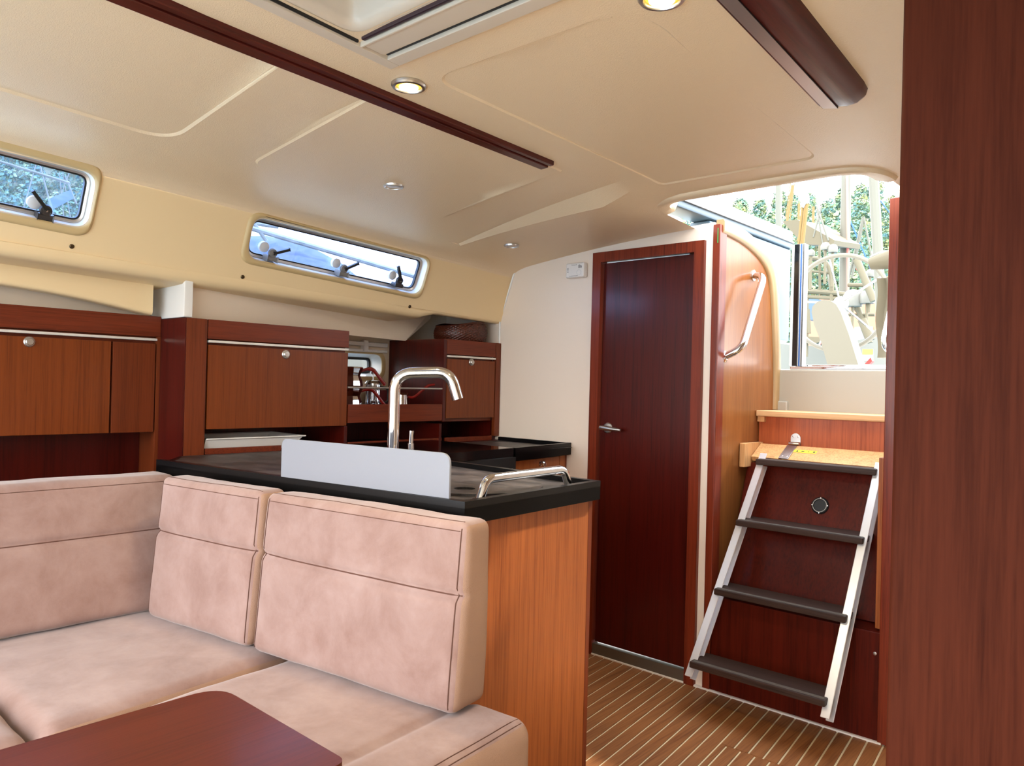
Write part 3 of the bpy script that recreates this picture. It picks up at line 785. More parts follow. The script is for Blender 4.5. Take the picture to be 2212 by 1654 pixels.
def downlight(u, v, r, lit, label):
    p = onceil(u, v); p.z = czoff(p.x, p.y)
    o = thing('ceiling_light', p, label, 'ceiling light', group='round ceiling lights')
    bm = NB(); lathe(bm, [(r, -.001), (r, .004), (r * .93, .008), (r * .78, .009), (r * .70, .002), (r * .70, -.004)], p, (0, 0, -1), 36)
    mk('bezel', bm, M_steel if lit else M_alu, o)
    bm = NB(); lathe(bm, [(r * .72, -.004), (r * .72, .002), (r * .6, .006), (0, .007)], p, (0, 0, -1), 32)
    mk('lens', bm, M_lampy if lit else M_lampo, o)
    if lit:
        bm = NB(); lathe(bm, [(r * .55, .004), (r * .54, .0085), (0, .0092)], p, (0, 0, -1), 32); mk('bulb_disc', bm, M_lampw, o)
    if lit:
        l = bpy.data.lights.new('lamp_glow', 'SPOT'); l.energy = 14; l.color = (1, .84, .55); l.spot_size = 2.6; l.spot_blend = 1; l.shadow_soft_size = .03
        lo = bpy.data.objects.new('lamp_glow', l); COL.objects.link(lo); lo.parent = o; lo.location = (0, 0, -.02)
downlight(883, 183, .044, True, 'lit round ceiling light beside the roof hatch corner')
downlight(1430, -8, .046, True, 'lit round ceiling light near the overhead wooden handrail')
downlight(850, 400, .036, False, 'unlit white round ceiling light inside the small ceiling panel')
downlight(1105, 525, .034, False, 'unlit round ceiling light close to the white bulkhead')
# roof hatch
hx, hy = hc.x, hc.y
hat = thing('roof_hatch', cp(hx + .3, hy - .3), 'white framed roof hatch with blind cassette in the ceiling', 'roof hatch')
def cbox(x0, x1, y0, y1, d0, d1, bev=.002):
    """box hanging from d0 below (neg = above) to d1 below the ceiling surface"""
    bm = NB(); o = cp(x0, y0, d1)
    ex_ = (cp(x1, y0, d1) - o); ey_ = (cp(x0, y1, d1) - o)
    obox(bm, o, ex_, ey_, V((0, 0, d1 - d0)), bev); return bm
mk('frame_side', cbox(hx, hx + .030, hy - .62, hy - .0, -.03, .012), M_hatchf, hat)
mk('frame_side', cbox(hx + .030, hx + .62, hy - .036, hy - .0, -.03, .012), M_hatchf, hat)
mk('blind_slot', cbox(hx + .034, hx + .62, hy - .046, hy - .036, -.03, .003), M_black, hat)
mk('blind_cassette', cbox(hx + .030, hx + .62, hy - .105, hy - .046, -.03, .008, .008), M_hatchf, hat)
mk('cassette_rib', cbox(hx + .030, hx + .62, hy - .113, hy - .107, -.03, .012), M_hatchf, hat)
mk('dark_slot', cbox(hx + .05, hx + .62, hy - .125, hy - .115, -.03, .006), plain('slot_brown', (54, 36, 44), .3), hat)
mk('blind_slot', cbox(hx + .030, hx + .036, hy - .62, hy - .12, -.03, .006), M_black, hat)
mk('side_rail', cbox(hx + .036, hx + .050, hy - .62, hy - .12, -.05, -.004), M_alu, hat)
bm = NB(); ringsweep(bm, hatch_hole, lambda a, b, h: V((a, b, CZ(a, b) + h)), [(.006, .0), (-.012, .004), (-.022, .02), (-.028, .06), (-.045, .07), (-.045, .085), (.02, .085), (.02, .004)])
mk('liner', bm, M_hatchf, hat, smooth=50)
bm = NB(); ringsweep(bm, offloop(hatch_hole, -.045), lambda a, b, h: V((a, b, CZ(a, b) + h)), [(.0, .066), (-.012, .066), (-.012, .09), (0, .09)])
mk('lens_frame', bm, M_palegrey, hat)
bm = NB(); g_ = offloop(hatch_hole, -.05); prism(bm, [V((a, b, CZ(a, b) + .09)) for a, b in g_], (0, 0, .008)); mk('pane', bm, M_hatchg, hat, smooth=0)
lp_ = on(772, 4, 2, CZ(hx + .1, hy - .2) + .06)
bm = NB(); lathe(bm, [(.016, 0), (.016, .02), (.012, .028), (0, .028)], lp_ + V((0, 0, .03)), (0, 0, -1), 16); hl = mk('hatch_latch', bm, M_black, hat)
bm = NB(); tube(bm, [lp_ + V((.008, .008, .014)), lp_ + V((.035, .02, .010))], .006, 8); mk('latch_pin', bm, M_steel, hl)
tp = on(893, 2, 2, CZ(hx + .16, hy - .16) + .072)
for k in range(2):
    for j in range(9):
        if (j * 7 + k * 3) % 5 == 0: continue
        bm = NB(); obox(bm, tp + V((-.03 + j * .0075, -.006 - k * .011 - .0012 * j, .012)), V((.0055, -.0012, 0)), V((.001, .005, 0)), V((0, 0, -.0004)))
        mk('warning_print', bm, M_redink, hat, smooth=0)
# overhead handrail
r0 = onceil(1562, 0); r1 = onceil(1768, 216); r2 = onceil(1856, 178); re = r1.y
rail = thing('overhead_handrail', cp(r1.x, 1.0), 'dark mahogany overhead handrail with an inlaid metal strip', 'handrail')
def rsec(pts, yy, tf=1):
    xa = r1.x + (r0.x - r1.x) * (yy - r1.y) / (r0.y - r1.y); return [cp(xa + a, yy, d * tf) for a, d in pts]
yr = [-.4, .2, .7, 1.1, 1.4, re - .06, re - .015, re]
prof = [(.0, -.01), (0, .012), (.004, .018), (.045, .026), (.075, .030), (.10, .026), (.118, .014), (.125, -.01)]
bm = NB(); loft(bm, [rsec([(a * (1 if yy < re - .03 else (.97 if yy < re - .005 else .90)), d) for a, d in prof], yy, 1 if yy < re - .01 else .9) for yy in yr]); mk('rail_body', bm, M_darky, rail, smooth=60)
bm = NB(); loft(bm, [rsec([(.012, .016), (.012, .0235), (.046, .029), (.046, .018)], yy) for yy in yr]); mk('metal_strip', bm, M_alu, rail)
for a in (.0105, .0285, .046):
    bm = NB(); loft(bm, [rsec([(a, .016), (a, .0226 + .17 * (a - .0105)), (a + .0014, .0229 + .17 * (a - .0105)), (a + .0014, .016)], yy) for yy in yr]); mk('shadow_gap', bm, M_black, rail)

# ================================================================== LOCKERS
def knob(parent, x, y, z):
    bm = NB(); lathe(bm, [(.017, 0), (.017, .003), (.0145, .006), (.0135, .006)], (x, y, z), (1, 0, 0), 28); kn = mk('knob', bm, M_pewter, parent, label='satin metal push knob')
    bm = NB(); lathe(bm, [(.0125, .003), (.0125, .009), (.010, .012), (0, .0125)], (x, y, z), (1, 0, 0), 28); mk('button', bm, M_pewter, kn)
XS = -2.84
sl = thing('salon_locker', (XS, .6, .996), 'long mahogany wall locker with two doors above the sofa', 'locker')
bm = NB(); box(bm, (-3.045, -.5, 1.0), (XS - .024, 1.21, 1.41)); mk('carcass', bm, M_wy, sl, smooth=0)
bm = NB(); box(bm, (XS - .022, -.5, 1.343), (XS, 1.213, 1.418), .002); mk('fascia', bm, M_wy, sl)
bm = NB(); box(bm, (XS - .02, -.5, 1.328), (XS + .004, 1.200, 1.337), .0015); mk('light_rail', bm, M_light_rail, sl)
yd = on(241, 800, 0, XS).y
bm = NB(); box(bm, (XS - .022, .25, .996), (XS, yd - .003, 1.318), .002); d = mk('door', bm, M_lockd, sl)
kp = on(63, 738, 0, XS); knob(d, XS, kp.y, kp.z)
bm = NB(); box(bm, (XS - .022, -.5, .996), (XS, .244, 1.318), .002); mk('door', bm, M_lockd, sl)
bm = NB(); box(bm, (XS - .022, yd + .003, .996), (XS, 1.196, 1.318), .002); mk('door', bm, M_wz, sl)
bm = NB(); box(bm, (XS - .022, 1.200, .5), (XS, 1.215, 1.343), .001); mk('end_stile', bm, M_wz, sl)
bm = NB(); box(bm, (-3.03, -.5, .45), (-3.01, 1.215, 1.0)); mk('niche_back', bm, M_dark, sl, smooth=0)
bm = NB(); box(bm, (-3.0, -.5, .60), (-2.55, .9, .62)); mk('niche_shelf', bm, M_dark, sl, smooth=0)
bm = NB(); box(bm, (-2.862, 1.216, .87), (XC, 1.292, 1.408), .003); box(bm, (-3.04, 1.216, .5), (-2.864, 1.292, 1.40), .001)
lpo = thing('locker_post', (-2.75, 1.25, .87), 'upright mahogany post between the long locker and the galley locker', 'post')
mk('post_front', bm, M_wz, lpo)
bm = NB(); box(bm, (XS + .001, 1.2125, .885), (XC - .001, 1.2158, 1.4075)); mk('shaded_side', bm, M_dark, lpo, smooth=0)  # shade on the post's forward face, painted as a thin darker panel
def locker(label, y0, y1, kpix, side=False):
    lk = thing('galley_locker', (XC - .1, (y0 + y1) / 2, 1.012), label, 'locker')
    bm = NB(); box(bm, (-3.045, y0 + .002, 1.02), (XC - .024, y1 - .002, 1.402)); mk('carcass', bm, M_wy, lk, smooth=0)
    bm = NB(); box(bm, (XC - .022, y0, 1.338), (XC, y1, 1.408), .002); mk('fascia', bm, M_wy, lk)
    bm = NB(); box(bm, (XC - .02, y0 + .002, 1.325), (XC + .004, y1 - .003, 1.334), .0015); mk('light_rail', bm, M_light_rail, lk)
    bm = NB(); box(bm, (XC - .022, y0 + .003, 1.014 if not side else 1.036), (XC, y1 - .003, 1.317), .002); d = mk('door', bm, M_lockd, lk)
    k = on(kpix[0], kpix[1], 0, XC); knob(d, XC, k.y, k.z)
    if side:
        bm = NB(); box(bm, (-3.045, y0 - .02, 1.02), (XC, y0 - .001, 1.408), .002); mk('side_panel', bm, M_dark, lk, label='glossy dark red side panel')
    return lk
locker('mahogany galley locker with one wide door and satin knob', 1.295, 1.902, (617, 765))
lkr = locker('small mahogany galley locker below the wicker basket', 2.458, 2.792, (1018, 782), True)
bm = NB(); box(bm, (XC - .02, 2.793, .942), (XC + .003, 2.826, 1.41), .002); mk('end_stile', bm, M_wz, lkr)
bm = NB(); box(bm, (-3.045, 2.44, 1.403), (XC, 2.827, 1.4095), .001); mk('top_board', bm, M_wy, lkr)
sh = thing('galley_shelf', (XC - .15, 2.18, 1.02), 'open mahogany galley shelf holding the pots behind a thin rail', 'shelf')
bm = NB(); box(bm, (XC - .018, 1.906, 1.025), (XC, 2.437, 1.103), .002); mk('front_board', bm, M_wy, sh)
bm = NB(); box(bm, (-3.045, 1.906, 1.070), (XC - .019, 2.437, 1.085)); mk('shelf_board', bm, M_wy, sh, smooth=0)
bm = NB(); tube(bm, [V((XC - .006, 1.904, 1.173)), V((XC - .006, 2.437, 1.175))], .004, 10); mk('fiddle_rail', bm, M_alu, sh)
lb = thing('galley_niche', (-2.9, 2.0, .925), 'dark mahogany niche under the galley lockers', 'niche')
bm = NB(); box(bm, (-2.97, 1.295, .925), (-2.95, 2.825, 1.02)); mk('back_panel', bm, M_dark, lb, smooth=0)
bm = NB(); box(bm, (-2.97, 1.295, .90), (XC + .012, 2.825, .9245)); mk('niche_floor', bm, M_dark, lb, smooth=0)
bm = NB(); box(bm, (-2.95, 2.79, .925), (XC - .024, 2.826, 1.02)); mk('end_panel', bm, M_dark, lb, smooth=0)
for y in (1.888, 2.42):
    bm = NB(); box(bm, (-2.95, y, .925), (XC - .001, y + .016, 1.012), .001); mk('divider', bm, M_dark, lb)
for y0, y1 in ((1.295, 1.60), (1.91, 2.44), (2.465, 2.78)):
    bm = NB(); box(bm, (XC - .012, y0, .924), (XC - .002, y1, .945), .001); mk('fiddle', bm, M_wx, lb)
# white tray in the niche
tr = NB(); y0, y1, xx = 1.30, 1.66, XC - .03
secs = []
for f, z in ((0, .932), (0, .9321), (1, .974), (1.35, .977), (1.35, .981), (.93, .977), (-.05, .936)):
    d_ = f * .022
    secs.append([V((xx + d_, y0, z)), V((xx + d_, y1 + d_ * 1.6, z + .0)), V((xx - .2 - d_, y1 + d_ * 1.6, z)), V((xx - .2 - d_, y0, z))])
loft(tr, secs)
mk('serving_tray', tr, M_whitep, label='white plastic tray in the niche under the wide galley locker', cat='tray')

# ================================================================== GALLEY
ZR, ZT = .94, .9255
pen = [V((-2.42, 1.030, 0)), V((-1.205, 1.187, 0)), V((-1.245, 1.755, 0)), V((-1.93, 1.79, 0)), V((-2.062, 1.826, 0)), V((-2.625, 1.832, 0)), V((-2.625, 1.195, 0))]
def raise_(l, z): return [V((p.x, p.y, z)) for p in l]
wt = thing('peninsula_worktop', (-1.7, 1.45, .885), 'black speckled stone worktop with raised rim on the galley peninsula', 'worktop')
bm = NB(); prism(bm, raise_(pen, .888), (0, 0, ZT - .888 - .001)); mk('slab', bm, M_stone, wt, smooth=0)
def rimseg(a, b, w, mat=M_stone, z0=.888, z1=ZR, m0=0, m1=0):
    a = V(a); b = V(b); t = (b - a).normalized(); n = V((-t.y, t.x, 0)); bm = NB()
    prism(bm, [V((a.x, a.y, z0)), V((b.x, b.y, z0)), V((b.x, b.y, z0)) + n * w - t * m1, V((a.x, a.y, z0)) + n * w + t * m0], (0, 0, z1 - z0), .002, 1); return bm
W_ = .02
mk('front_rim', rimseg(pen[0], pen[1], W_, m1=W_), M_stone, wt)
mk('end_rim', rimseg(pen[1], pen[2], W_, m0=W_, m1=W_), M_stone, wt)
mk('rear_rim', rimseg(pen[2], pen[3], W_, m0=W_), M_stone, wt)
ins = [(-2.40, 1.062), (-1.23, 1.212), (-1.266, 1.733), (-1.93, 1.767), (-2.07, 1.80), (-2.62, 1.81), (-2.62, 1.21)]
bm = NB(); prism(bm, [V((x, y, ZT - .001)) for x, y in ins], (0, 0, .0012)); mk('worn_surface', bm, M_scratch, wt, smooth=0)
# sink cover with finger hole
fh = on(1000, 1060, 2, .93)
sc_ = thing('sink_cover', (-1.5, 1.47, ZT), 'black scratched sink cover board with a finger hole', 'sink cover')
out_ = []
for k in range(49):
    an = 2 * math.pi * k / 48; out_.append((-1.475 + .205 * math.cos(an), 1.46 + .205 * math.sin(an)))
bm = NB(); hole_ = [(fh.x - .02 + .028 * math.cos(q * .3491), fh.y + .025 + .028 * math.sin(q * .3491)) for q in range(18)]
prism(bm, [V((x, y, ZT + .0006)) for x, y in out_[:-1]], (0, 0, .006), holes=[[V((x, y, ZT + .0006)) for x, y in hole_]]); mk('board', bm, M_scratch, sc_, smooth=0)
bm = NB(); prism(bm, [V((x, y, ZT + .0003)) for x, y in hole_], (0, 0, .0005)); mk('finger_hole', bm, M_black, sc_, smooth=0)
# peninsula cabinet
pc_ = thing('peninsula_cabinet', (-1.7, 1.45, 0), 'honey coloured mahogany galley cabinet under the peninsula worktop', 'cabinet')
body = [(-2.62, 1.215), (-2.40, 1.075), (-1.245, 1.215), (-1.28, 1.715), (-2.02, 1.755), (-2.62, 1.79)]
bm = NB(); prism(bm, [V((x, y, .0)) for x, y in body], (0, 0, .887)); mk('carcass', bm, M_wz, pc_, smooth=0)
bm = NB(); prism(bm, [V((-1.225, 1.205, 0)), V((-1.260, 1.722, 0)), V((-1.282, 1.722, 0)), V((-1.247, 1.205, 0))], (0, 0, .887), .002, 1); mk('end_panel', bm, M_end, pc_)
bm = NB(); prism(bm, [V((-1.2605, 1.724, 0)), V((-1.2615, 1.742, 0)), V((-1.29, 1.742, 0)), V((-1.29, 1.724, 0))], (0, 0, .887), .002, 1); mk('corner_stile', bm, M_wz, pc_)
# splash panel
sa = on(603, 1030, 2, ZR); sb = on(966, 1078, 2, ZR); tdir = (sb - sa).normalized(); sn = V((-tdir.y, tdir.x, 0))
sa = sa + sn * .006; sb = sb + sn * .006
tl = onplane(606, 962, sa, sn); trr = onplane(965, 1000, sa, sn); hh = .102
L_ = (sb - sa).length
lp2 = fillet([V((0, 0, 0)), V((L_, 0, 0)), V((L_, 0, hh)), V((0, 0, hh))], [0, 0, .028, .022], 8, True)
bm = NB(); prism(bm, [sa + tdir * p.x + V((0, 0, p.z + .0005)) for p in lp2], sn * .006, .0012, 1)
mk('splash_guard', bm, M_acrylic, label='frosted white acrylic splash guard standing on the black worktop rim', cat='splash guard')
# tap
fb = V((-1.72, 1.412, ZT)); rd = V((.741, .671, 0)); fa = thing('galley_tap', fb, 'tall chrome galley tap with a bent tubular spout', 'tap')
dpt = .67089 * 1.72 + .7415 * 1.412
def fpx(u, v):  # point in the vertical plane through the tap parallel to the picture
    return onplane(u, v, fb, V((-.67089, .7415, 0)))
pT = fpx(853, 806); pE = fpx(972, 804); pD = fpx(989, 862)
bm = NB(); tube(bm, fillet([V((pT.x, pT.y, ZT)), pT, pE, pD], [0, .055, .05, 0], 10), .0165, 18); mk('spout', bm, M_chrome, fa)
bm = NB(); lathe(bm, [(.024, 0), (.024, .006), (.017, .012), (.016, .02)], (pT.x, pT.y, ZT), (0, 0, 1), 24); mk('base_ring', bm, M_chrome, fa)
bm = NB(); lathe(bm, [(.0125, -.002), (.0125, .001), (0, .001)], pD, (pD - pE).normalized(), 16); mk('nozzle', bm, M_greyp, fa)
pl_ = fpx(887, 980); pl2 = fpx(889, 930)
lv = thing('mixer_lever', V((pl_.x, pl_.y, ZT)), 'slim chrome mixer lever standing beside the tap', 'tap lever')
bm = NB(); tube(bm, [V((pl_.x, pl_.y, ZT)), V((pl_.x, pl_.y, ZT + .1))], .009, 14); mk('body', bm, M_chrome, lv)
bm = NB(); tube(bm, [V((pl_.x, pl_.y, ZT + .095)), pl2], .0065, 12); mk('lever', bm, M_chrome, lv)
# grab rail on worktop
ra = on(1036, 1080, 2, ZT); rb = on(1228, 1050, 2, ZT)
gr = thing('worktop_grab_rail', (ra + rb) / 2, 'chrome grab rail bent over the end of the black worktop', 'grab rail')
bm = NB(); tube(bm, fillet([ra, V((ra.x, ra.y + .02, .974)), V((rb.x, rb.y - .02, .974)), rb], .045, 10), .0115, 16); mk('bar', bm, M_chrome, gr)
for p in (ra, rb):
    bm = NB(); lathe(bm, [(.018, 0), (.018, .003), (.012, .005)], p, (0, 0, 1), 20); mk('flange', bm, M_chrome, gr)
# stove
stv = thing('galley_stove', (-2.5, 2.1, 0), 'black built-in galley stove with glass lid and steel oven bar', 'stove')
bm = NB(); box(bm, (-2.625, 1.85, .3), (-2.10, 2.36, .905), .004); mk('oven', bm, M_black, stv)
bm = NB(); prism(bm, [V((-2.625, 1.85, .906)), V((-2.072, 1.85, .906)), V((-2.112, 2.355, .906)), V((-2.625, 2.355, .906))], (0, 0, .035), .004); mk('lid', bm, M_blackg, stv)
pa = on(1040, 1008, 0, -2.07); pb = on(1090, 1006, 0, -2.07)
bm = NB(); tube(bm, [V((-2.07, 2.0, .855)), V((-2.085, 2.32, .855))], .006, 10); mk('oven_bar', bm, M_steel, stv)
# aft worktop and drawer cabinet
aw = thing('aft_worktop', (-2.5, 2.6, .885), 'black worktop with raised rim against the white bulkhead', 'worktop')
ap = [V((-2.625, 2.372, 0)), V((-2.116, 2.372, 0)), V((-2.176, 2.826, 0)), V((-2.625, 2.826, 0))]
bm = NB(); prism(bm, raise_(ap, .885), (0, 0, .035)); mk('slab', bm, M_stone, aw, smooth=0)
mk('front_rim', rimseg(ap[1], ap[2], .018, z0=.885, m0=0), M_stone, aw); mk('aft_rim', rimseg(ap[2], V((-2.625, 2.826, 0)), .018, z0=.92), M_stone, aw)
bm = NB(); box(bm, (-2.62, 2.39, .9203), (-2.15, 2.80, .922)); mk('worn_surface', bm, M_scratch, aw, smooth=0)
dc = thing('drawer_cabinet', (-2.5, 2.6, 0), 'small honey wood drawer unit beneath the black aft worktop', 'cabinet')
bm = NB(); box(bm, (-2.62, 2.375, 0), (-2.20, 2.825, .884)); mk('carcass', bm, M_wz, dc, smooth=0)
bm = NB(); prism(bm, [V((-2.155, 2.395, .78)), V((-2.195, 2.765, .78)), V((-2.21, 2.765, .78)), V((-2.17, 2.395, .78))], (0, 0, .098), .002, 1); dr = mk('drawer', bm, M_end, dc)
bm = NB(); prism(bm, [V((-2.155, 2.395, .1)), V((-2.195, 2.765, .1)), V((-2.21, 2.765, .1)), V((-2.17, 2.395, .1))], (0, 0, .67), .002, 1); mk('door', bm, M_end, dc)
bm = NB(); prism(bm, [V((-2.196, 2.77, 0)), V((-2.199, 2.81, 0)), V((-2.215, 2.81, 0)), V((-2.212, 2.77, 0))], (0, 0, .884), .001, 1); mk('stile', bm, M_end, dc)
kd = onplane(1167, 1001, V((-2.155, 2.395, 0)), V((.37, .04, 0)))
bm = NB(); lathe(bm, [(.012, 0), (.012, .003), (.006, .006), (.006, .012), (.013, .018), (.013, .022), (.008, .027), (0, .028)], kd, (1, .1, 0), 20); mk('knob', bm, M_chrome, dr)

# ================================================================== SMALL THINGS
# wicker basket
bc = V((-2.79, 2.686, 1.4098)); rows, cols = 26, 132
bm = NB(); rr = []
for i in range(rows):
    t = i / (rows - 1); rad = .122 + .012 * math.sin(t * 3.1); z = .003 + .092 * t
    ring = []
    for j in range(cols):
        an = 2 * math.pi * j / cols
        wv = .0048 * math.cos(math.pi * (i / 2)) * math.cos(an * 33)
        ring.append(bm.verts.new(bc + V(((rad + wv) * math.cos(an) * .98, (rad + wv) * math.sin(an), z * (1 - .25 * max(0, -math.sin(an))) + .0006 * math.cos(an * 33)))))
    rr.append(ring)
for a, b in zip(rr, rr[1:]):
    for j in range(cols): bm.faces.new((a[j], a[(j + 1) % cols], b[(j + 1) % cols], b[j]))
bm.faces.new(rr[0][::-1])
bk = thing('wicker_basket', bc, 'dark brown woven wicker basket on top of the small galley locker', 'basket')
mk('weave', bm, M_wicker, bk, smooth=180)
bm = NB(); tube(bm, [rr_ for rr_ in [bc + V((.121 * math.cos(q * .15708), .123 * math.sin(q * .15708), .096 * (1 - .25 * max(0, -math.sin(q * .15708))))) for q in range(40)]], .0045, 8, True); mk('rim_coil', bm, M_wicker, bk)
# gas detector
dpx = [on(1226, 576, 1, YB), on(1264, 601, 1, YB)]
dxc, dzc = (-2.232 - 2.125) / 2 + .02, (1.768 + 1.706) / 2
det = thing('gas_alarm', (dxc, YB, dzc - .034), 'small white gas alarm box on the bulkhead beside the door', 'alarm')
bm = NB(); box(bm, (dxc - .052, YB - .034, dzc - .034), (dxc + .052, YB - .001, dzc + .034), .007, 3); mk('case', bm, M_whitep, det)
fy = YB - .0342
textmesh('brand_print', 'Honeywell', .0075, M_ink, det, (dxc - .002, fy, dzc + .024), (1, 0, 0), (0, 0, 1))
bm = NB(); lathe(bm, [(.0125, 0), (.0125, .0006), (.0115, .0006), (.0115, 0)], (dxc + .026, fy, dzc - .012), (0, -1, 0), 28, False); mk('button_ring', bm, M_palegrey, det)
for q in range(5):
    bm = NB(); box(bm, (dxc + .022 + q * .0042, fy - .0003, dzc + .008), (dxc + .0245 + q * .0042, fy + .0002, dzc + .024 - .0022 * abs(q - 1))); mk('sound_slot', bm, M_greyp, det, smooth=0)
for q in range(4):
    bm = NB(); box(bm, (dxc - .042, fy - .0003, dzc + .010 - q * .006), (dxc - .035, fy + .0002, dzc + .012 - q * .006)); mk('indicator_print', bm, M_ink, det, smooth=0)
bm = NB(); box(bm, (dxc - .03, fy - .0003, dzc - .027), (dxc + .02, fy + .0002, dzc - .0255)); mk('indicator_print', bm, M_greyp, det, smooth=0)
# pots on the shelf
def moka(y, z, label):
    x = -2.77; o = thing('coffee_pot', (x, y, z), label, 'coffee pot', group='coffee pots on the shelf'); k = 1.38
    bm = NB(); lathe(bm, [(a_ * k, b_ * k) for a_, b_ in [(.034, 0), (.036, .004), (.033, .02), (.026, .036), (.027, .04), (.034, .058), (.035, .062), (.030, .064), (0, .064)]], (x, y, z), (0, 0, 1), 10); mk('body', bm, M_chrome, o, smooth=25)
    bm = NB(); tube(bm, fillet([V((x + .015, y + .03, z + .070)), V((x + .03, y + .085, z + .086)), V((x + .055, y + .14, z + .012))], .025, 6), [.007] * 2 + [.009] * 5 + [.0075] * 2, 10); mk('handle', bm, M_redh, o)
    return o
pz = 1.0855
moka(2.015, pz, 'small faceted steel coffee pot with red handle on the shelf board')
moka(2.015, pz + .0895, 'small faceted steel coffee pot with red handle stacked on another pot')
fp_ = thing('french_press', (-2.88, 2.215, pz), 'steel and glass plunger coffee maker on the open shelf', 'coffee maker')
bm = NB(); lathe(bm, [(.036, 0), (.036, .1), (.034, .1), (.034, .004), (0, .004)], (-2.88, 2.215, pz), (0, 0, 1), 24); mk('beaker', bm, M_glassc, fp_)
bm = NB(); lathe(bm, [(.037, 0), (.037, .012), (.0365, .012)], (-2.88, 2.215, pz), (0, 0, 1), 24)
for an in (0, 1.57, 3.14, 4.71): tube(bm, [V((-2.88 + .037 * math.cos(an), 2.215 + .037 * math.sin(an), pz)), V((-2.88 + .037 * math.cos(an), 2.215 + .037 * math.sin(an), pz + .1))], .003, 6)
mk('holder', bm, M_chrome, fp_)
bm = NB(); lathe(bm, [(.040, .1), (.040, .106), (.03, .118), (.004, .122), (.0035, .15), (.011, .152), (.012, .163), (.006, .170), (0, .171)], (-2.88, 2.215, pz), (0, 0, 1), 24); mk('lid', bm, M_chrome, fp_)
bm = NB(); tube(bm, fillet([V((-2.87, 2.25, pz + .09)), V((-2.86, 2.29, pz + .085)), V((-2.86, 2.29, pz + .02)), V((-2.87, 2.252, pz + .015))], .015, 5), .006, 8); mk('handle', bm, M_black, fp_)
cu_ = thing('turkish_coffee_pot', (-2.72, 2.255, pz), 'little polished steel coffee pot with long dark red handle', 'coffee pot')
bm = NB(); lathe(bm, [(.032, 0), (.033, .004), (.028, .045), (.027, .058), (.034, .066), (.031, .064), (.024, .056), (.02, .01), (0, .006)], (-2.72, 2.255, pz), (0, 0, 1), 24); mk('body', bm, M_chrome, cu_)
bm = NB(); tube(bm, fillet([V((-2.72, 2.283, pz + .05)), V((-2.70, 2.31, pz + .045)), V((-2.675, 2.38, pz + .105)), V((-2.67, 2.41, pz + .108))], .02, 6), .0065, 8); mk('handle', bm, M_redh, cu_)
bm = NB(); box(bm, (-3.02, 2.28, pz), (-2.96, 2.42, pz + .075), .004); mk('recipe_box', bm, plain('dark_red_box', (92, 18, 16), .4), label='flat dark red box at the back of the open shelf', cat='box')
# rolled blind tubes above the portlight
rb_ = thing('blind_rail', (-3.0, 2.1, 1.375), 'cream blind rail fixed above the small portlight', 'blind rail')
bm = NB(); box(bm, (-3.045, 1.91, 1.372), (-3.02, 2.41, 1.392), .003); mk('rail', bm, M_whitep, rb_)
bm = NB(); tube(bm, [V((-3.03, 1.91, 1.352)), V((-3.03, 2.41, 1.350))], .007, 10); mk('rod', bm, M_whitep, rb_)
bm = NB(); box(bm, (-3.045, 2.26, 1.345), (-3.012, 2.285, 1.40), .003); mk('bracket', bm, M_whitep, rb_)
bm = NB(); box(bm, (-2.75, 1.86, 1.412), (-2.70, 2.36, 1.425), .003)
mk('trim_7', bm, M_white, kind='structure', label='cream lip above the open shelf') if False else bm.free()

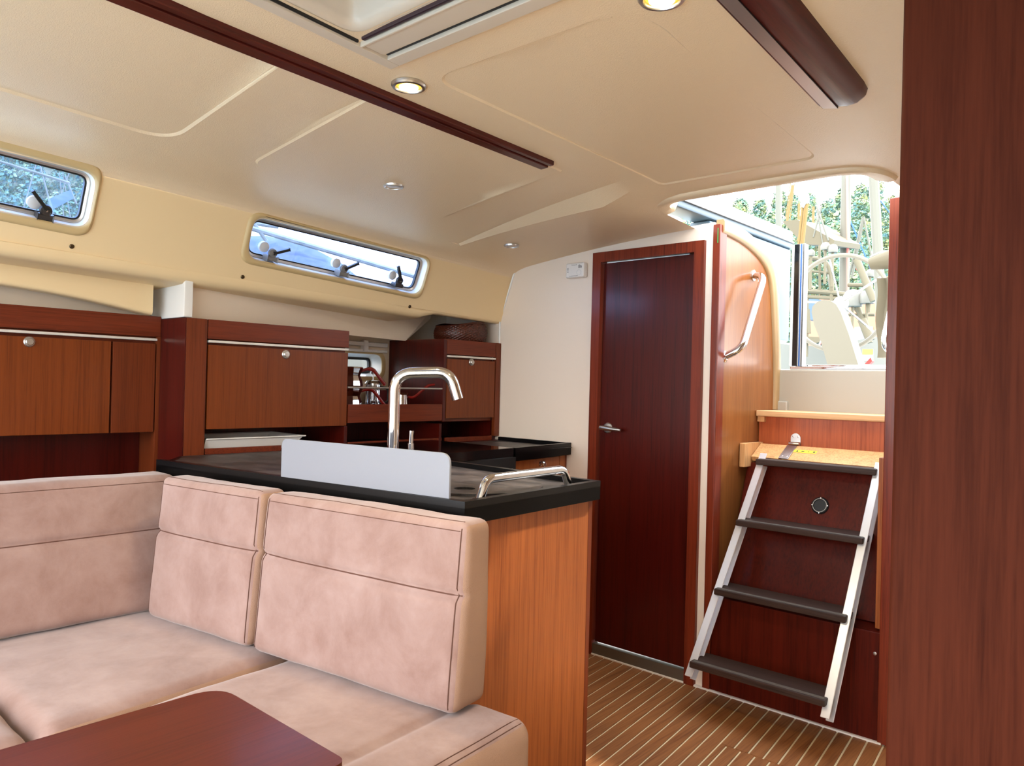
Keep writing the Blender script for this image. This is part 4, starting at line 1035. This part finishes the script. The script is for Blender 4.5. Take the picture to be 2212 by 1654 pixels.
# ================================================================== SOFA
def cushion(name, o, e1, e2, dims, r, label, puff=.01, tilt=0, seam=None, ends=None, rnd=0, crease=None, group=None, n=(56, 44, 12)):
    """o = bottom front start corner; e1 along, e2 depth; dims L,D,H"""
    L, D, H = dims; o = V(o); e1 = V(e1).normalized(); e2 = V(e2).normalized(); ez = V((0, 0, 1))
    bm = NB(); nu, nv, nw = n; idx = {}
    def P(u, v, w):
        key = (round(u, 5), round(v, 5), round(w, 5))
        if key not in idx: idx[key] = bm.verts.new(pos(u, v, w))
        return idx[key]
    def pos(u, v, w, lift=0):
        q = V((u * L, w * D, v * H)); c = V((min(max(q.x, r), L - r), min(max(q.y, r), D - r), min(max(q.z, r), H - r)))
        d = q - c
        if d.length > 1e-9: q = c + d.normalized() * r
        uu, vv, ww = q.x / L, q.z / H, q.y / D
        # puffiness
        fu = 1 - abs(2 * uu - 1) ** 4; fv = 1 - abs(2 * vv - 1) ** 4; fw = 1 - abs(2 * ww - 1) ** 4
        if ww < .5: q.y -= puff * fu * fv * (1 - ww * 2)
        if H < D and vv > .5: q.z += puff * fu * fw * (2 * vv - 1)
        q.x += (1 if uu > .5 else -1) * puff * .4 * fv * fw * abs(2 * uu - 1) ** 8
        if seam is not None:
            g = math.exp(-((vv - seam) * H / .008) ** 2); q.y += .011 * g * (1 - ww * 1.6 if ww < .6 else 0)
            if ww < .3: q.y += .012 * max(0, vv - seam) / (1 - seam) * 0
        if crease is not None:
            g = math.exp(-((q.x - crease) / .009) ** 2); q.z -= .008 * g * (1 if vv > .6 else 0)
        if tilt and vv > 0: q.y += tilt * vv * (1 - ww)
        nz = noise.noise(V((q.x * 5 + rnd, q.z * 5, q.y * 5))) * .0028 + noise.noise(V((q.x * 16 + rnd, q.z * 11, q.y * 16))) * .0012
        q += d.normalized() * nz if d.length > 1e-9 else V((0, -nz, 0))
        return o + e1 * q.x + e2 * (q.y) + ez * q.z
    def face(f, a, b, mi=0):
        for i in range(a):
            for j in range(b):
                try: bm.faces.new((f(i / a, j / b), f((i + 1) / a, j / b), f((i + 1) / a, (j + 1) / b), f(i / a, (j + 1) / b))).material_index = mi
                except ValueError: pass
    face(lambda s, t: P(s, t, 0), nu, nv); face(lambda s, t: P(s, t, 1), nu, nv)
    face(lambda s, t: P(s, 0, t), nu, nw); face(lambda s, t: P(s, 1, t), nu, nw)
    face(lambda s, t: P(0, s, t), nv, nw, 1); face(lambda s, t: P(1, s, t), nv, nw, 1)
    th = thing(name, o + e1 * L / 2 + e2 * D / 2, label, 'cushion', group=group)
    mk('cover', bm, M_suede, th, smooth=180).data.materials.append(M_suedes)
    def sline(pts, rad=.0022):
        b_ = NB(); tube(b_, [pos(*p) for p in pts], rad, 6); mk('seam', b_, M_seam, th)
    return th, sline
A8 = math.radians(8.0)
s1 = V((math.cos(A8), math.sin(A8), 0)); s2 = V((-math.sin(A8), math.cos(A8), 0))
ZS = .525
# back cushions against the peninsula
def backc(p0, p1, label, rnd):
    p0 = V(p0); p1 = V(p1); L = (p1 - p0).length; H = .385
    e1 = (p1 - p0).normalized(); e2 = V((-e1.y, e1.x, 0))
    th, sl_ = cushion('back_cushion', V((p0.x, p0.y, ZS + .007)), e1, e2, (L, .118, H), 0.022, label, .009, .035, seam=27 / 44, rnd=rnd, group='suede back cushions')
    N = 24
    sl_([(.012 + .976 * k / N, 27 / 44, 0) for k in range(N + 1)])
    sl_([(.03 + .94 * k / N, .952, 0) for k in range(N + 1)], .001)
    sl_([(.03 + .94 * k / N, 1, .16) for k in range(N + 1)], .001)
    sl_([(.975, .03 + .94 * k / N, 0) for k in range(N + 1)], .0013)
    sl_([(.025, .03 + .94 * k / N, 0) for k in range(N + 1)], .0013)
    return th
backc((-1.725, .972, 0), (-1.098, 1.064, 0), 'beige suede back cushion at the open end of the sofa', 3)
backc((-2.172, .906, 0), (-1.738, .970, 0), 'beige suede back cushion next to the sofa corner', 11)
# starboard back cushion (faces inboard): along +y reversed
th, sl_ = cushion('back_cushion', V((-2.197, 1.045, ZS + .007)), V((0, -1, 0)), V((-1, 0, 0)), (1.55, .22, .375), .03, 'long beige suede back cushion along the hull side below the lockers', .01, .10, seam=26 / 44, rnd=21, group='suede back cushions', n=(90, 44, 12))
sl_([(.005 + .99 * k / 90, 26 / 44, 0) for k in range(91)])
sl_([(.01 + .98 * k / 60, .95, 0) for k in range(61)], .001)
# seat cushions
def seat(x0, x1, y0, y1, label, rnd, rot=0, crease=None, skew=None):
    e1 = V((math.cos(rot), math.sin(rot), 0)); e2 = V((-math.sin(rot), math.cos(rot), 0))
    if skew: e2 = V((-math.sin(skew), math.cos(skew), 0))
    return cushion('seat_cushion', V((x0, y0, ZS - .15)), e1, e2, (x1 - x0, y1 - y0, .15), .04, label, .006, rnd=rnd, crease=crease, group='suede seat cushions', n=(56, 14, 50))
th, sl_ = seat(-1.592, -.925, .482, 1.135, 'beige suede seat cushion at the open end of the sofa', 31, math.radians(6.2), crease=.515)
L_ = .667
sl_([(.962, 1, .06 + .9 * k / 20) for k in range(21)], .0011)
sl_([(.985, 1, .06 + .9 * k / 20) for k in range(21)], .0011)
seat(-2.26, -1.604, .482, 1.075, 'beige suede seat cushion in the corner of the sofa', 37, skew=math.radians(6.2))
seat(-2.26, -1.602, -.5, .472, 'beige suede seat cushion along the hull side in front of the table', 41)
sb_ = thing('sofa_base', (-1.9, .6, 0), 'mahogany base under the suede sofa', 'sofa base')
bm = NB(); box(bm, (-2.48, -.5, 0), (-1.64, 1.0, ZS - .152), .004); mk('side_base', bm, M_wy, sb_)
bm = NB(); obox(bm, V((-1.63, .53, 0)), s1 * .60, s2 * .56, V((0, 0, ZS - .152)), .004); mk('end_base', bm, M_wz, sb_)
# ================================================================== TABLE
ZTb = .75
q0 = on(0, 1625, 2, ZTb); q1_ = on(430, 1497, 2, ZTb); q2_ = on(560, 1537, 2, ZTb); q3 = on(748, 1642, 2, ZTb)
tb = thing('salon_table', (-.9, .2, 0), 'glossy mahogany salon table with rounded corners', 'table')
tx0, ty1, tx1 = q1_.x - .003, q2_.y + .004, q3.x + .002
loop_ = fillet([V((tx0, -.45, 0)), V((tx1, -.45, 0)), V((tx1, ty1, 0)), V((tx0, ty1, 0))], [.03, .03, .018, .045], 8, True)
bm = NB(); prism(bm, [V((p.x, p.y, ZTb - .032)) for p in loop_], (0, 0, .032), .006, 3); mk('table_top', bm, M_table, tb)
bm = NB(); box(bm, (tx0 + .09, .05, 0), (tx0 + .21, .17, ZTb - .033), .01); mk('pedestal', bm, M_wz, tb)
bm = NB(); box(bm, (tx0 + .03, -.05, 0), (tx0 + .27, .27, .02), .006); mk('foot_plate', bm, M_steel, tb)
# ================================================================== OUTSIDE
bm = NB(); box(bm, (-500, -200, -.4), (250, 500, -.25)); mk('harbour_water', bm, M_water, kind='structure', label='pale harbour water around the boats', smooth=0)
def elev(th):
    pts = [(-10, 17), (24, 17), (31, 5), (50, 5), (60, 12.5), (66, 13.6), (70, 13.2), (72.5, 14.0), (75, 12.8), (76.5, 11.0), (80, 9), (100, 4)]
    for (a, ea_), (b, eb_) in zip(pts, pts[1:]):
        if a <= th <= b: t = (th - a) / (b - a); return ea_ + (eb_ - ea_) * t
    return 4
R0, R1 = 190.0, 330.0
def hz(th, r):
    t = max(0, min(1, (r - R0) / (R1 - R0))); return -.3 + math.tan(math.radians(elev(th) - 1.2)) * R1 * t ** 1.15
def hp_(th, r): a = math.radians(th); return V((-r * math.cos(a), r * math.sin(a), hz(th, r)))
bm = NB(); rows_ = []
for i in range(56):
    th = -10 + i * 2.0; rows_.append([bm.verts.new(hp_(th, R0 - 10 + k * (R1 - R0 + 60) / 10)) for k in range(11)])
for a, b in zip(rows_, rows_[1:]):
    for k in range(10): bm.faces.new((a[k], a[k + 1], b[k + 1], b[k]))
mk('hillside', bm, M_hill, kind='structure', label='hillside beyond the harbour', smooth=180)
rng = random.Random(5)
def crown(bm, c, rx, rz, n):
    for k in range(n):
        u = rng.uniform(-1, 1); a = rng.uniform(0, 6.283); s = math.sqrt(1 - u * u); rr_ = rng.uniform(.72, 1.05)
        d = V((s * math.cos(a), s * math.sin(a), u)); p = c + V((d.x * rx, d.y * rx, d.z * rz)) * rr_
        q = rng.uniform(.45, 1.05) * rx * .2
        t1 = (d + V((rng.uniform(-.7, .7), rng.uniform(-.7, .7), rng.uniform(-.7, .7)))).orthogonal().normalized(); t2 = d.cross(t1).normalized()
        bm.faces.new([bm.verts.new(p + t1 * q), bm.verts.new(p + t2 * q * .8 + d * q * .25), bm.verts.new(p - t1 * q), bm.verts.new(p - t2 * q * .8 + d * q * .25)])
bm = NB()
for (t0, t1, nr) in ((10, 27, 20), (60, 80, 20)):
    for k in range(nr):
        r = R0 + (R1 - 8 - R0) * k / (nr - 1)
        th = t0 + rng.uniform(0, 1)
        while th < t1:
            p = hp_(th, r + rng.uniform(-3, 3)); rx = rng.uniform(2.6, 4.4)
            crown(bm, p + V((0, 0, rx * 1.3)), rx, rx * rng.uniform(.9, 1.35), 210)
            th += rng.uniform(1.0, 1.7)
mk('forest', bm, M_foliage, kind='stuff', label='dense pale green pine forest covering the hillside', cat='forest', smooth=0, fix=False)
ti = 0
for th in [61.5, 63, 64.2, 65.5, 66.8, 67.7, 68.8, 70, 71.0, 72.1, 73.0, 74.1, 75.2, 76.6, 77.8]:
    p = hp_(th, R1 + (8 if ti % 2 == 0 else 20)); ti += 1; h = rng.uniform(12, 16); rx = rng.uniform(3.0, 3.5)
    o = thing('pine_tree', p, 'pine tree standing on the ridge of the wooded hill', 'tree', group='pines on the ridge')
    bm = NB(); crown(bm, p + V((0, 0, h * .62)), rx, h * .40, 800); mk('crown', bm, M_foliage, o, smooth=0, fix=False)
    bm = NB(); tube(bm, [p, p + V((.2, 0, h * .6))], [.35, .2], 7); mk('trunk', bm, M_trunk, o)
# --- own cockpit
bm = NB(); box(bm, (-2.7, 3.76, .6), (.45, 7.4, .7), .02); ck = mk('cockpit_sole', bm, M_white, label='white cockpit floor behind the companionway', kind='structure', smooth=40)
bm = NB(); box(bm, (-2.75, 3.76, .7), (-2.35, 7.4, 1.18), .03); mk('cockpit_bench', bm, M_white, label='white cockpit bench on the side of the open door leaf', cat='bench')
def pix(y, l): return [on(u, v, 1, y) for u, v in l]
# steering wheel
a, b, c = pix(5.5, [(1738, 590), (1820, 551), (1905, 592)])
def circ(a, b, c):
    ax, ay, bx, by, cx_, cy_ = a.x, a.z, b.x, b.z, c.x, c.z
    d = 2 * (ax * (by - cy_) + bx * (cy_ - ay) + cx_ * (ay - by))
    ux = ((ax * ax + ay * ay) * (by - cy_) + (bx * bx + by * by) * (cy_ - ay) + (cx_ * cx_ + cy_ * cy_) * (ay - by)) / d
    uy = ((ax * ax + ay * ay) * (cx_ - bx) + (bx * bx + by * by) * (ax - cx_) + (cx_ * cx_ + cy_ * cy_) * (bx - ax)) / d
    return ux, uy, math.hypot(ax - ux, ay - uy)
wx, wz, wr = circ(a, b, c)
sw = thing('helm_station', (wx, 5.4, .71), 'grey steering wheel on a white rounded pedestal in the cockpit', 'helm')
bm = NB(); tube(bm, [V((wx + wr * math.cos(q * math.pi / 36), 5.5, wz + wr * math.sin(q * math.pi / 36))) for q in range(72)], .016, 10, True); mk('wheel_rim', bm, plain('wheel_leather', (104, 98, 84), .6), sw)
for q in range(5):
    an = math.pi / 2 + .22 + q * 2 * math.pi / 5; bm = NB(); tube(bm, [V((wx, 5.53, wz)), V((wx + wr * math.cos(an), 5.5, wz + wr * math.sin(an)))], .007, 8); mk('spoke', bm, M_chrome, sw)
bm = NB(); lathe(bm, [(.05, 0), (.05, .03), (.02, .05), (0, .05)], (wx, 5.56, wz), (0, -1, 0), 20); mk('hub', bm, M_steel, sw)
# steering pod
pod = pix(5.2, [(1786.5, 784), (1773, 738), (1758.6, 701), (1753, 674), (1755, 662), (1764, 652), (1780, 647), (1794, 649), (1806, 657), (1816, 674), (1833, 720), (1853, 784)])
ext_ = (pod[0] - pod[1]).normalized(); ext2 = (pod[-1] - pod[-2]).normalized()
pod = [pod[0] + ext_ * .75] + pod + [pod[-1] + ext2 * .75]
for p in (pod[0], pod[-1]): p.z = .71
bm = NB(); prism(bm, pod, (0, .14, 0), .02, 3); mk('pedestal', bm, M_pod, sw)
# canvas roll at the side of the opening
c0 = on(1893, 600, 1, 4.1); c1 = on(1891, 772, 1, 4.1); cvt = thing('folded_canvas', V((c1.x + .15, 4.1, c1.z)), 'beige folded canvas curtain hanging in the cockpit', 'canvas')
bm = NB(); secs = []
for k in range(14):
    t = k / 13; z = c0.z + (c1.z - c0.z) * t; w = .33 + .03 * math.sin(t * 5); x0 = c0.x + (c1.x - c0.x) * t + .006 * math.sin(t * 9)
    secs.append([V((x0 + w * j / 10, 4.1 + .03 * math.sin(j * 1.9 + t * .8), z)) for j in range(11)] + [V((x0 + w * j / 10, 4.19, z)) for j in range(10, -1, -1)])
loft(bm, secs); mk('curtain', bm, M_canvas, cvt, smooth=60)
bm = NB(); q = on(1880, 570, 1, 4.1); tube(bm, [q, q + V((.12, 0, .02)), q + V((.5, 0, .01))], [.03, .055, .055], 12); mk('roll', bm, M_canvas, cvt)
bm = NB(); q = on(1880, 556, 1, 4.1); tube(bm, [q, q + V((.05, 0, .02)), q + V((.5, 0, .025))], .008, 8); mk('hoop', bm, M_chrome, cvt)
bm = NB(); l = pix(3.95, [(1925, 660), (1908, 735), (1912, 752), (1930, 765)]); tube(bm, fillet(l, .05, 5), .012, 10)
mk('grab_bar', bm, M_chrome, label='bent chrome handle by the folded canvas', cat='grab bar')
# safety sign
s_ = pix(5.9, [(1863, 754), (1886, 754), (1886, 778), (1863, 778)]); rf_ = thing('safety_sign', s_[3], 'yellow and white safety notice in the cockpit', 'sign')
bm = NB(); prism(bm, s_, (0, .004, 0)); mk('white_card', bm, M_whitep, rf_, smooth=0)
s_ = pix(5.895, [(1863, 754), (1886, 754), (1886, 766), (1863, 766)]); bm = NB(); prism(bm, s_, (0, .003, 0)); mk('yellow_field', bm, M_yellow, rf_, smooth=0)
for k in range(3):
    s_ = pix(5.893, [(1868, 769 + k * 3), (1881, 769 + k * 3), (1881, 770 + k * 3), (1868, 770 + k * 3)]); bm = NB(); prism(bm, s_, (0, .002, 0)); mk('print_line', bm, M_greyp, rf_, smooth=0)
bm = NB(); prism(bm, pix(5.6, [(1868, 786), (1880, 772), (1884, 780), (1878, 786)]), (0, .05, 0)); mk('red_bag', bm, M_redflag, label='corner of a red bag under the safety notice', cat='bag', smooth=0)
# mainsheet tackle
ms = thing('mainsheet_tackle', on(1718, 540, 1, 4.6), 'grey pulley block with tan ropes hanging behind the companionway', 'tackle')
bk_ = on(1738, 430, 1, 4.6)
bm = NB(); prism(bm, pix(4.6, [(1734, 416), (1744, 417), (1745, 432), (1736, 449), (1731, 447), (1733, 428)]), (0, .03, 0), .006); mk('block', bm, plain('block_grey', (110, 112, 106), .4), ms)
bm = NB(); tube(bm, pix(4.61, [(1741, 418), (1742, 300)]), .004, 6); mk('wire', bm, M_steel, ms)
bm = NB(); tube(bm, [bk_ + V((.008 * math.cos(q_), 0, .10 + .012 * math.sin(q_))) for q_ in [k * .628 for k in range(10)]], .002, 6, True); mk('shackle', bm, M_chrome, ms)
for u0, u1 in ((1734, 1722), (1740, 1727), (1744, 1731)):
    bm = NB(); tube(bm, pix(4.61, [(u0, 440), (u1, 560)]), .008, 7); mk('rope', bm, M_rope, ms)
# --- neighbouring yachts astern
def spar(name, y, p0, p1, r, mat, label, cat, group=None, parent=None):
    a, b = pix(y, [p0, p1]); bm = NB(); tube(bm, [a, b], r, 10); return mk(name, bm, mat, parent, label, cat, group=group)
def vessel(y, u0, u1, vtop, label):
    a, b = pix(y, [(u0, vtop), (u1, vtop)]); o = thing('moored_yacht', V(((a.x + b.x) / 2, y, -.25)), label, 'yacht')
    L = b.x - a.x; bm = NB(); secs = []
    for k in range(9):
        t = k / 8; x = a.x + L * t; w = 1.5 * (1 - abs(2 * t - 1) ** 3) + .15; zt = a.z - .1 + .25 * (2 * t - 1) ** 2
        secs.append([V((x, y - w * .5, zt)), V((x, y - w * .45, zt - .5)), V((x, y - w * .2, -.3)), V((x, y + w * .2, -.3)), V((x, y + w * .45, zt - .5)), V((x, y + w * .5, zt))])
    loft(bm, secs); mk('hull', bm, M_gelx, o, smooth=40)
    return o
y1_ = vessel(13, 1640, 1960, 742, 'white moored yacht with tall mast, tan canopy and satellite domes')
def ypart(name, bm, mat): return mk(name, bm, mat, y1_, smooth=45)
a = on(1821, 742, 1, 13.0); bm = NB(); tube(bm, [V((a.x, 13.0, 1.6)), V((a.x - .05, 13.0, 15))], .078, 14); ypart('mast', bm, M_mast)
bm = NB(); tube(bm, pix(12.85, [(1832, 640), (1830, 380)]), .02, 8); ypart('furled_flag_line', bm, plain('pink_halyard', (226, 120, 104), .7))
bm = NB(); l = pix(12, [(1690, 478), (1722, 474), (1803, 519), (1800, 530), (1735, 528)]); prism(bm, l, (0, 1.2, .12), .02); ypart('canopy', bm, M_canvas)
for l_, r_ in (([(1742, 770), (1744, 620), (1752, 548)], .025), ([(1800, 760), (1796, 590), (1783, 562), (1745, 556)], .035), ([(1743, 585), (1796, 590)], .02), ([(1770, 530), (1771, 640)], .02), ([(1735, 628), (1815, 634), (1845, 640), (1880, 740)], .04), ([(1735, 640), (1830, 645), (1868, 690)], .03), ([(1822, 680), (1890, 680)], .022), ([(1745, 668), (1748, 720)], .03), ([(1832, 615), (1885, 616)], .03)):
    bm = NB(); tube(bm, fillet(pix(11.5, l_), .12, 4), r_, 8); ypart('deck_frame', bm, M_ext)
for (u, v, rd_) in ((1842, 645, .14), (1873, 642, .11), (1783, 532, .065), (1799, 537, .07), (1879, 590, .06), (1752, 546, .055)):
    c = on(u, v, 1, 11.3); bm = NB(); lathe(bm, [(rd_ * .9, -rd_ * .8), (rd_, -rd_ * .3), (rd_ * .95, rd_ * .3), (rd_ * .6, rd_ * .8), (0, rd_)], c, (0, 0, 1), 18); ypart('dome', bm, M_gelx)
    bm = NB(); tube(bm, [c - V((0, 0, rd_ * .8)), c - V((0, 0, rd_ * .8 + .5))], .02, 7); ypart('dome_post', bm, M_ext)
bm = NB(); l = pix(12.2, [(1735, 655), (1742, 640), (1790, 652), (1800, 690), (1738, 690)]); prism(bm, l, (0, .8, 0), .03); ypart('spray_screen', bm, M_skygel)
bm = NB(); tube(bm, pix(11, [(1850, 560), (1888, 650)]), .05, 10); ypart('radar_mast', bm, M_ext)
bm = NB(); prism(bm, pix(11, [(1849, 572), (1856, 580), (1860, 589), (1853, 588), (1848, 580)]), (0, .02, 0)); ypart('ensign', bm, M_redflag)
bm = NB(); tube(bm, pix(11, [(1862, 690), (1880, 735)]), .06, 10); ypart('fender_arm', bm, M_canvas)
bm = NB(); l = pix(11.4, [(1735, 726), (1770, 728), (1772, 738), (1755, 743), (1738, 738)]); prism(bm, l, (0, .4, 0), .03); ypart('dinghy_cover', bm, M_canvas)
# other masts and rigging
for i, (y, p0, p1, r, lab) in enumerate(((22, (1684, 640), (1681, 330), .09, 'slim white mast in front of the wooded hill behind the slide rail'), (9, (1905, 700), (1884, 330), .055, 'pale leaning spar near the folded canvas'), (26, (1700, 480), (1712, 400), .05, 'thin tan spar behind the pulley ropes'), (30, (1724, 520), (1726, 440), .05, 'short tan mast in front of the wooded hill'), (30, (1756, 520), (1757, 446), .05, 'short tan mast beyond the canopy'))):
    spar('mast', y, p0, p1, r, M_mast if i < 2 else M_rope, lab, 'mast')
for i, (y, p0, p1, r) in enumerate(((12, (1790, 520), (1764, 445), .014), (12, (1757, 512), (1775, 445), .012), (12, (1805, 700), (1765, 450), .012), (14, (1840, 600), (1866, 470), .02), (14, (1815, 680), (1864, 470), .02), (14, (1884, 560), (1866, 468), .015), (14, (1885, 590), (1836, 475), .012), (9.064, (1930, 470), (1895, 425), .006), (20, (1705, 490), (1716, 395), .012), (20, (1697, 470), (1708, 395), .012))):
    spar('rigging_wire', y, p0, p1, r, M_mast if i < 6 else M_blue if i < 8 else M_rope, None, None, None, y1_)
# quay house
qh = on(1885, 720, 1, 48); bm = NB(); box(bm, (qh.x - 4, 48, -.3), (qh.x + 6, 54, qh.z + 2.2)); hs = mk('quay_house', bm, M_brick, label='terracotta quay house behind the yachts', cat='house', smooth=0)
for k in range(4):
    bm = NB(); box(bm, (qh.x - 3 + k * 2, 47.9, qh.z - .8), (qh.x - 2 + k * 2, 48.0, qh.z + .4)); wdw = mk('window_frame', bm, M_white, hs, smooth=0)
    bm = NB(); box(bm, (qh.x - 2.85 + k * 2, 47.85, qh.z - .65), (qh.x - 2.15 + k * 2, 47.9, qh.z + .25)); mk('pane', bm, M_greyp, wdw, smooth=0)
# --- neighbour boat to starboard seen through the windows
def pxx(x, l): return [on(u, v, 0, x) for u, v in l]
nb = thing('neighbour_boat', (-6.2, 3, -.25), 'moored boat alongside with blue-grey sprayhood seen through the windows', 'boat')
bm = NB(); secs = []
for k in range(11):
    t = k / 10; y = -3 + 11 * t; w = 1.6 * (1 - abs(2 * t - 1) ** 3) + .1
    secs.append([V((-6.3 + w, y, 1.55)), V((-6.3 + w * .9, y, .6)), V((-6.3 + w * .4, y, -.3)), V((-6.3 - w * .4, y, -.3)), V((-6.3 - w * .9, y, .6)), V((-6.3 - w, y, 1.55))])
loft(bm, secs); mk('hull', bm, M_gelx, nb, smooth=40)
ol = pxx(-5.2, [(440, 640), (470, 560), (520, 508), (560, 495), (620, 494), (680, 512), (740, 548), (790, 596), (830, 640), (850, 665)])
bm = NB(); secs = []
zb = 1.5
for k in range(9):
    t = k / 8; x = -4.9 - 2.4 * t; sc = 1 - abs(2 * t - 1) ** 4 * .35
    secs.append([V((x, p.y, zb + (p.z - zb) * sc)) for p in ol])
loft(bm, secs, closed_sec=False, caps=False); mk('sprayhood', bm, M_bcanvas, nb, smooth=60)
bm = NB(); q = pxx(-5.18, [(655, 600), (690, 545), (705, 552), (706, 612)]); prism(bm, q, (-.01, 0, 0)); mk('clear_panel', bm, M_palegrey, nb, smooth=0)
for l_, r_ in (([(500, 480), (940, 610)], .02), ([(540, 470), (575, 520)], .014), ([(520, 478), (600, 490)], .014)):
    bm = NB(); tube(bm, pxx(-5.0, l_), r_, 8); mk('hood_frame', bm, M_gelx, nb)
for i, (p0, p1, r) in enumerate((((-60, 330), (150, 395), .009), ((85, 330), (45, 470), .004), ((82, 340), (118, 478), .005), ((140, 380), (165, 440), .006), ((128, 372), (138, 470), .003), ((135, 372), (152, 470), .003), ((150, 372), (128, 430), .003))):
    a, b = pxx(-5.6, [p0, p1]); bm = NB(); tube(bm, [a, b], r, 7); mk('stay', bm, M_gelx, nb)
bm = NB(); prism(bm, pxx(-5.0, [(108, 428), (152, 410), (160, 428), (115, 452)]), (-.04, 0, 0)); mk('deck_plank', bm, M_skygel, nb, smooth=0)
